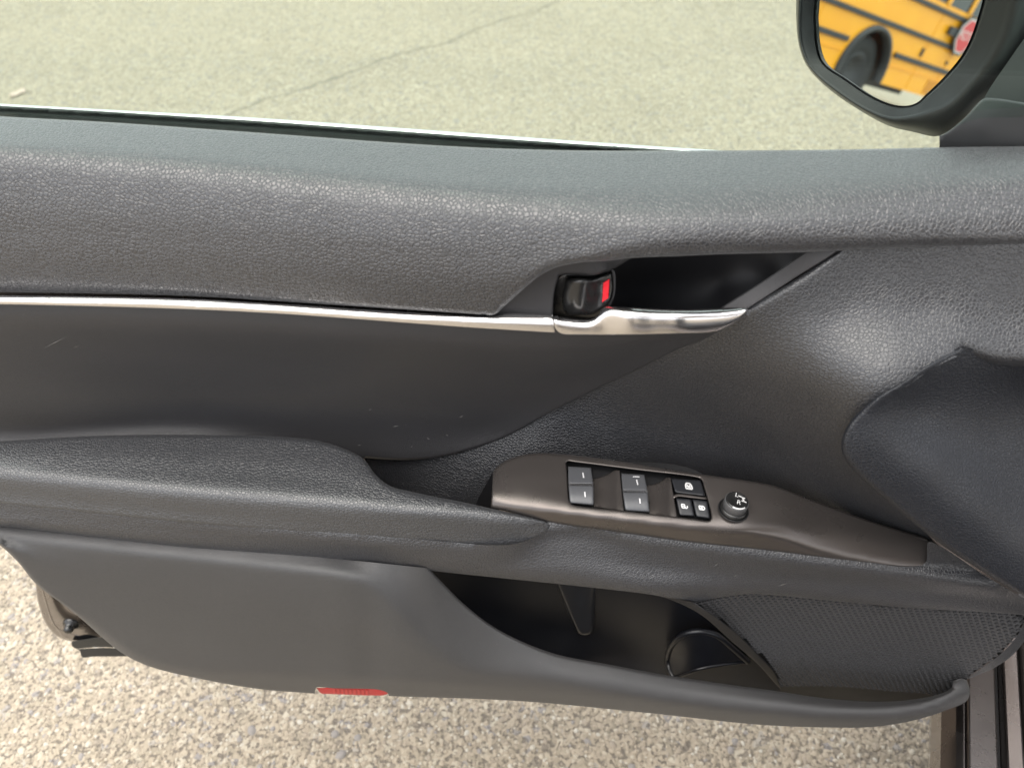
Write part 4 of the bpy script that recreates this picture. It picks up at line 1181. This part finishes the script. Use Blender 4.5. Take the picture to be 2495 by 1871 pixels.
def text_mesh(name, body, size, origin, ex, ey, mat, parent):
    cu = bpy.data.curves.new(name, 'FONT')
    cu.body = body; cu.size = 1.0; cu.align_x = 'CENTER'; cu.align_y = 'CENTER'
    to = bpy.data.objects.new(name, cu)
    scene.collection.objects.link(to)
    dg = bpy.context.evaluated_depsgraph_get()
    me = bpy.data.meshes.new_from_object(to.evaluated_get(dg))
    bpy.data.objects.remove(to); bpy.data.curves.remove(cu)
    co = np.array([v.co[:] for v in me.vertices])
    X = np.asarray(origin) + co[:, :1] * size * np.asarray(ex) + co[:, 1:2] * size * np.asarray(ey)
    me.vertices.foreach_set("co", X.reshape(-1))
    me.materials.clear(); me.materials.append(mat)
    me.update()
    me.name = name
    return link(bpy.data.objects.new(name, me), parent)


top0 = kb + kz * .01395
text_mesh("knob_letter", "R", .006, top0 + kx * .0005 - ky * .0028, kx * .94 - ky * .34, ky * .94 + kx * .34, M_WHITE, plate)
text_mesh("knob_letter", "L", .006, top0 + kx * .0004 + ky * .0044, kx * .94 - ky * .34, ky * .94 + kx * .34, M_WHITE, plate)
v = []; f = []
for (a0, b0), (a1, b1) in (((.0015, .0040), (.0062, .0012)), ((.0042, .0028), (.0050, -.0022)), ((.0030, -.0010), (.0066, -.0026))):
    p0 = top0 + kx * a0 + ky * b0; p1 = top0 + kx * a1 + ky * b1
    t_ = (p1 - p0) / np.linalg.norm(p1 - p0); n_ = np.cross(kz, t_) * .0005
    k = len(v); v += [p0 - n_, p1 - n_, p1 + n_, p0 + n_]; f.append((k, k + 1, k + 2, k + 3))
mesh("knob_arrow", v, f, M_WHITE, plate, smooth=False)
v = []; f = []
for i, q in enumerate(np.linspace(-2.2, -1.0, 10)):
    for rr, hh in ((.0089, .0126), (.0083, .0135)):
        v.append(kb + kx * rr * math.cos(q) + ky * rr * math.sin(q) + kz * (hh + .0002))
    if i:
        f.append((2 * i - 2, 2 * i, 2 * i + 1, 2 * i - 1))
mesh("knob_mark", v, f, M_WHITE, plate)

# ------------------------------------------------------------------ side mirror on the door
MN = np.array([-.83353, -.52495, .17220]); MN /= np.linalg.norm(MN)
r0 = ray(2180, 120)
MC = CAM + r0 * (.73 / r0[1])


def onmir(P, off):
    P = np.asarray(P, float)
    r = ray(P[:, 0], P[:, 1])
    t = ((MC + MN * off - CAM) @ MN) / (r @ MN)
    return CAM + r * t[:, None]


glass_px = [(1991, 0), (1988, 40), (1989, 64), (1992, 106), (2003, 147), (2020, 166), (2056, 189), (2120, 232), (2162, 251), (2190, 258), (2218, 257), (2237, 249), (2256, 231), (2301, 187), (2343, 136), (2366, 91), (2381, 47), (2394, 0), (2402, -60), (2390, -130), (2330, -170), (2180, -180), (2050, -165), (2005, -110)]
lip_px = [(1951, 0), (1948, 60), (1952, 108), (1967, 150), (1987, 177), (2031, 214), (2110, 266), (2165, 287), (2200, 287), (2250, 276), (2316, 250), (2366, 200), (2404, 150), (2440, 80), (2462, 0), (2470, -70), (2445, -170), (2360, -215), (2180, -225), (2010, -205), (1962, -130)]
out_px = [(1940, 0), (1940, 44), (1946, 108), (1961, 152), (1981, 181), (2025, 222), (2112, 280), (2171, 309), (2225, 322), (2278, 333), (2300, 327), (2346, 292), (2400, 240), (2480, 190), (2540, 100), (2570, 0), (2570, -120), (2510, -220), (2380, -260), (2180, -265), (1990, -240), (1948, -130)]
cc = np.array([2190., 60.])
NA = 144


def star(P):
    c_ = spline(list(P) + [P[0]], 3)
    a_ = np.unwrap(np.arctan2(c_[:, 1] - cc[1], c_[:, 0] - cc[0]))
    if a_[-1] < a_[0]:
        a_ = a_[::-1]; c_ = c_[::-1]
    q = a_[0] + ((np.linspace(0, 2 * math.pi, NA, endpoint=False) - a_[0]) % (2 * math.pi))
    return np.stack([np.interp(q, a_, c_[:, 0]), np.interp(q, a_, c_[:, 1])], -1)


Gp, Lp, Op = star(glass_px), star(lip_px), star(out_px)
loops = [onmir(cc + (Gp - cc) * .96, -.006), onmir(Gp + (Gp - cc) * .02, -.006), onmir(Gp + (Gp - cc) * .032, .0), onmir(Gp * .82 + Lp * .18, .0045), onmir(Gp * .15 + Lp * .85, .0075), onmir(Gp * .06 + Lp * .94, .0105), onmir(Lp * .9 + Op * .1, .0125), onmir(Lp * .62 + Op * .38, .0115), onmir(Lp * .3 + Op * .7, .004), onmir(Op, -.012)]
cen = loops[-1].mean(0)
for s_, o_ in ((.97, -.035), (.88, -.065), (.68, -.09), (.4, -.105), (.05, -.11)):
    loops.append(cen + (loops[9] - cen) * s_ + (-MN) * (-o_ - .012))
v = np.vstack(loops); f = []
for i in range(len(loops) - 1):
    for k in range(NA):
        j = (k + 1) % NA
        f.append((i * NA + k, i * NA + j, (i + 1) * NA + j, (i + 1) * NA + k))
SM = mesh("side_mirror", v, f, M_MIRCASE, CAR)
Gl = onmir(Gp, .0); Gb = onmir(cc + (Gp - cc) * 1.006, -.0015)
v = np.vstack([Gl, Gb, onmir(cc + (Gp - cc) * 1.006, -.005)])
f = [tuple(range(NA))] + [(i * NA + k, i * NA + (k + 1) % NA, (i + 1) * NA + (k + 1) % NA, (i + 1) * NA + k) for i in range(2) for k in range(NA)]
mesh("mirror_glass", v, f, None, SM, smooth=False, mats=[M_MIRROR, M_GLOSS], midx=[0] + [1] * (2 * NA))
# mirror foot and the corner cover it stands on
patch("mirror_foot", [([(2360, 330), (2400, 236), (2450, 160), (2520, 60)], 0), ([(2520, 60), (2680, 60)], 0), ([(2680, 60), (2680, 350)], 0), ([(2680, 350), (2360, 350), (2360, 330)], 0)], [(2360, 330, .11), (2450, 160, .13), (2520, 60, .14), (2680, 60, .12), (2680, 340, .09), (2500, 250, .11)], M_MIRCASE, SM, step=16, skirt=0.05)
patch("corner_cover", [([(2289, 372), (2289, 331)], 0), ([(2289, 331), (2305, 324), (2346, 292), (2392, 244), (2404, 239)], 5), ([(2404, 239), (2440, 242), (2495, 251), (2670, 275)], 6), ([(2670, 275), (2670, 372)], 0), ([(2670, 372), (2289, 372)], 0)], [(2289, 372, .046), (2289, 331, .047), (2404, 245, .050), (2495, 255, .047), (2395, 300, .043), (2495, 320, .041), (2670, 275, .044), (2670, 370, .036), (2450, 372, .039)], M_SAIL, D, step=12, skirt=0.02)

# ------------------------------------------------------------------ the car the door belongs to
CR = np.array([-.396, -.918, 0]); CI = np.array([.918, -.396, 0]); CZ = np.array([0, 0, 1.0])
S0 = np.array([.509, -.053, 0])
CARLOC = S0 + CR * .5


def extrude(name, prof, a0, a1, mat, parent=CAR, smooth=False, closed=True):
    v = []; f = []
    n = len(prof)
    for t in (a0, a1):
        for i_, z_ in prof:
            v.append(S0 + CR * t + CI * i_ + CZ * z_)
    for k in range(n if closed else n - 1):
        j = (k + 1) % n
        f.append((k, j, n + j, n + k))
    if closed:
        f += [tuple(range(n))[::-1], tuple(range(n, 2 * n))]
    return mesh(name, v, f, mat, parent, smooth)


o_ = extrude("rocker_panel", [(.03, .20), (-.008, .27), (-.019, .31), (-.017, .335), (-.008, .352), (0, .358), (0, .30), (.04, .2)], -.25, 1.15, M_PAINT)
bevel(o_, .008, 4)
o_ = extrude("sill_flange", [(.0005, .30), (.0005, .362), (.028, .364), (.0285, .30)], -.25, 1.15, M_PAINT); bevel(o_, .002, 2)
extrude("sill_groove", [(.029, .28), (.029, .352), (.0345, .352), (.0345, .28)], -.25, 1.15, M_BLACK)
o_ = extrude("sill_step", [(.035, .28), (.035, .366), (.050, .370), (.052, .28)], -.25, 1.15, M_PAINT); bevel(o_, .002, 2)
o_ = extrude("scuff_plate", [(.0525, .25), (.0525, .374), (.075, .380), (.13, .372), (.15, .30), (.15, .25)], -.20, 1.1, plastic("scuff_brown", (.035, .030, .028), .4)); bevel(o_, .006, 3)
extrude("floor", [(.16, .22), (.16, .24), (1.6, .24), (1.6, .22)], -.3, 1.6, plastic("carpet", (.02, .02, .02), .9))
o_ = extrude("seat_cushion", [(.24, .26), (.22, .46), (.28, .53), (.66, .53), (.72, .46), (.70, .26)], .55, 1.08, M_KNEE); bevel(o_, .03, 3)
o_ = extrude("seat_back", [(.25, .50), (.24, .98), (.32, 1.08), (.62, 1.08), (.70, .98), (.69, .50)], 1.09, 1.24, M_KNEE); bevel(o_, .03, 3)
o_ = extrude("dashboard", [(.08, .55), (.06, .86), (.14, .93), (1.5, .93), (1.5, .55)], -.55, -.1, M_KNEE); bevel(o_, .03, 3)
o_ = extrude("roof", [(.17, 1.36), (.24, 1.43), (.8, 1.47), (1.4, 1.43), (1.47, 1.36), (1.4, 1.39), (.8, 1.43), (.25, 1.39)], .25, 2.0, M_PAINT, smooth=False)
o_ = extrude("centre_pillar", [(-.01, .30), (-.03, .60), (-.01, .92), (.17, 1.38), (.23, 1.38), (.06, .92), (.05, .3)], 1.12, 1.22, M_PAINT)
o_ = extrude("rear_door", [(-.01, .28), (-.045, .45), (-.05, .70), (-.01, .94), (.05, .94), (.05, .28)], 1.24, 2.2, M_PAINT); bevel(o_, .02, 3)
o_ = extrude("front_wing", [(.02, .30), (.0, .5), (.0, .74), (.05, .86), (.2, .91), (.2, .3)], -.95, -.22, M_PAINT); bevel(o_, .02, 3)

# ------------------------------------------------------------------ the school bus seen in the mirror
BE = -1.017; BD = 6.446
BN = np.array([math.cos(BE), math.sin(BE), 0]); BT = np.array([-math.sin(BE), math.cos(BE), 0])
B0 = np.array([MC[0], MC[1], 0]) - BN * BD
BUS = empty("school_bus", (0, 0, 0), "yellow school bus with black rub rails and stop sign, reflected in the mirror", "bus")
m, nt, b, L = material("bus_yellow")
b.inputs['Base Color'].default_value = (0.92, 0.40, 0.004, 1); b.inputs['Roughness'].default_value = 0.4
n1 = node(nt, 'ShaderNodeTexNoise', Scale=2.5, Detail=5.0); tcn = node(nt, 'ShaderNodeTexCoord'); L(tcn.outputs['Object'], n1.inputs['Vector'])
mxn = node(nt, 'ShaderNodeMix', data_type='RGBA'); mxn.inputs['A'].default_value = (.86, .35, .004, 1); mxn.inputs['B'].default_value = (.95, .45, .012, 1)
L(n1.outputs['Fac'], mxn.inputs['Factor']); L(mxn.outputs['Result'], b.inputs['Base Color'])
M_BUS = m
M_RAIL = plastic("rail_black", (.03, .03, .035), .5)
M_TYRE = plastic("tyre_black", (.025, .025, .027), .75)
M_BGLASS = plastic("bus_glass", (.01, .012, .012), .08, .6)


def bp_(s, n_, z):
    return B0 + BT * s + BN * n_ + CZ * z


def bbox(name, s0, s1, n0, n1, z0, z1, mat, parent=BUS, bev=0):
    v = []; f = []
    bmesh_box(v, f, bp_((s0 + s1) / 2, (n0 + n1) / 2, (z0 + z1) / 2), (abs(s1 - s0) / 2, abs(n1 - n0) / 2, (z1 - z0) / 2), (BT, BN, CZ))
    o = mesh(name, v, f, mat, parent, smooth=False)
    if bev:
        bevel(o, bev, 2)
    return o


SW, ZW, RA = -10.478, .539, .567
# side skin with the wheel arch cut out
sA, sB = -15.6, -7.2
side = [(sB, .46)] + [(SW + RA * math.cos(q), ZW + RA * math.sin(q)) for q in np.linspace(-.14, math.pi + .14, 40)] + [(sA, .46), (sA, 1.72), (sB, 1.72)]
n = len(side)
v = [bp_(s, 0, z) for s, z in side] + [bp_(s, -.06, z) for s, z in side]
f = [tuple(range(n)), tuple(range(2 * n - 1, n - 1, -1))] + [(i, n + i, n + (i + 1) % n, (i + 1) % n) for i in range(n)]
mesh("side_panel", v, f, M_BUS, BUS, smooth=False)
v = []; f = []
for i, q in enumerate(np.linspace(-.14, math.pi + .14, 40)):
    for rr, nn_ in ((RA - .012, -.075), (RA - .012, .05), (RA + .055, .045), (RA + .065, .0)):
        v.append(bp_(SW + rr * math.cos(q), nn_, ZW + rr * math.sin(q)))
    if i:
        for k in range(3):
            f.append((4 * i - 4 + k, 4 * i + k, 4 * i + k + 1, 4 * i - 3 + k))
mesh("wheel_arch", v, f, M_RAIL, BUS)
bbox("wheel_well", SW - 2.2, SW + 2.2, -.9, -.45, .35, 1.2, M_RAIL)
bbox("rear_body", sA, sB, -2.4, -.92, .5, 1.75, M_BUS)
bbox("roof", sA, sB, -2.35, -.02, 2.35, 2.95, M_BUS, bev=.25)
for z, hh in ((.880, .075), (1.225, .07), (1.625, .07)):
    for a_, b2 in (((sA, SW - RA - .08), (SW + RA + .08, sB)) if z < 1 else ((sA, sB),)):
        o_ = bbox("rub_rail", a_, b2, .003, .035, z - hh / 2, z + hh / 2, M_RAIL, bev=.01)
bbox("window_band", sA, sB, -.05, -.012, 1.725, 2.36, M_BGLASS)
for k in range(12):
    s = sA + .12 + k * .72
    bbox("window_pillar", s - .045, s + .045, -.01, .012, 1.725, 2.4, M_BUS)
bbox("skirt_seam", sA, SW - RA - .08, .002, .014, .72, .735, M_BUS)
bbox("skirt_seam", SW + RA + .08, sB, .002, .014, .72, .735, M_BUS)
for s in (-13.9, -12.7, -11.9, -9.0):
    bbox("panel_joint", s - .006, s + .006, .0015, .006, .47, 1.72, M_BUS)
bbox("access_door", -13.6, -12.45, .002, .008, .50, .70, plastic("bus_dull", (.6, .24, .01), .6))
bbox("side_lamp", -11.86, -11.80, .002, .02, .97, 1.09, M_RAIL)
bbox("fuel_cap", -12.72, -12.66, .002, .02, .98, 1.03, M_RAIL)
bbox("hood", sA - 1.5, sA - .01, -2.1, -.3, .55, 1.6, M_BUS, bev=.15)
# wheels
for s in (SW, sA - .6):
    for r_, w0, w1, nm, mt in ((.50, -.35, -.08, "tyre", M_TYRE), (.29, -.3, -.074, "wheel_rim", M_RAIL)):
        v = []; f = []
        NW = 40
        prof = [(r_ * .55 if nm == "tyre" else .02, w1 - (.02 if nm == "tyre" else .09)), (r_ * .62, w1 - (0 if nm == "tyre" else .08)), (r_ * .92, w1), (r_, w1 - .04), (r_, w0)]
        for rr, nn_ in prof:
            for k in range(NW):
                q = 2 * math.pi * k / NW
                v.append(bp_(s + rr * math.cos(q), nn_, .505 + rr * math.sin(q)))
        for i in range(len(prof) - 1):
            for k in range(NW):
                f.append((i * NW + k, i * NW + (k + 1) % NW, (i + 1) * NW + (k + 1) % NW, (i + 1) * NW + k))
        mesh(nm, v, f, mt, BUS)
# stop sign folded against the side
SS, SZ_, SR = -12.70, 1.43, .27
def octo(r_, n_):
    return [bp_(SS + r_ * math.cos(math.pi / 8 + k * math.pi / 4), n_, SZ_ + r_ * math.sin(math.pi / 8 + k * math.pi / 4)) for k in range(8)]
def plate8(name, r_, n0, n1, mat):
    v = octo(r_, n0) + octo(r_, n1)
    return mesh(name, v, [tuple(range(8)), tuple(range(15, 7, -1))] + [(i, 8 + i, 8 + (i + 1) % 8, (i + 1) % 8) for i in range(8)], mat, BUS, smooth=False)
plate8("stop_sign_back", SR * 1.12, .06, .075, M_RAIL)
plate8("stop_sign_rim", SR, .0755, .082, M_WHITE)
plate8("stop_sign_face", SR * .90, .0825, .085, plastic("sign_red", (.55, .03, .04), .4))
text_mesh("stop_lettering", "STOP", .19, bp_(SS, .0865, SZ_), BT, CZ, M_WHITE, BUS)
bbox("sign_arm", SS + .2, SS + .5, .02, .058, SZ_ - .06, SZ_ + .06, M_RAIL)

# roots sit at the foot of their thing; children keep their place
for root, loc in ((CAR, (0.3, -0.1, 0.0)), (BUS, tuple(B0 + BT * -11.4 - BN * 1.2))):
    root.location = loc
    off = Vector(loc)
    for c in root.children:
        c.location = -off
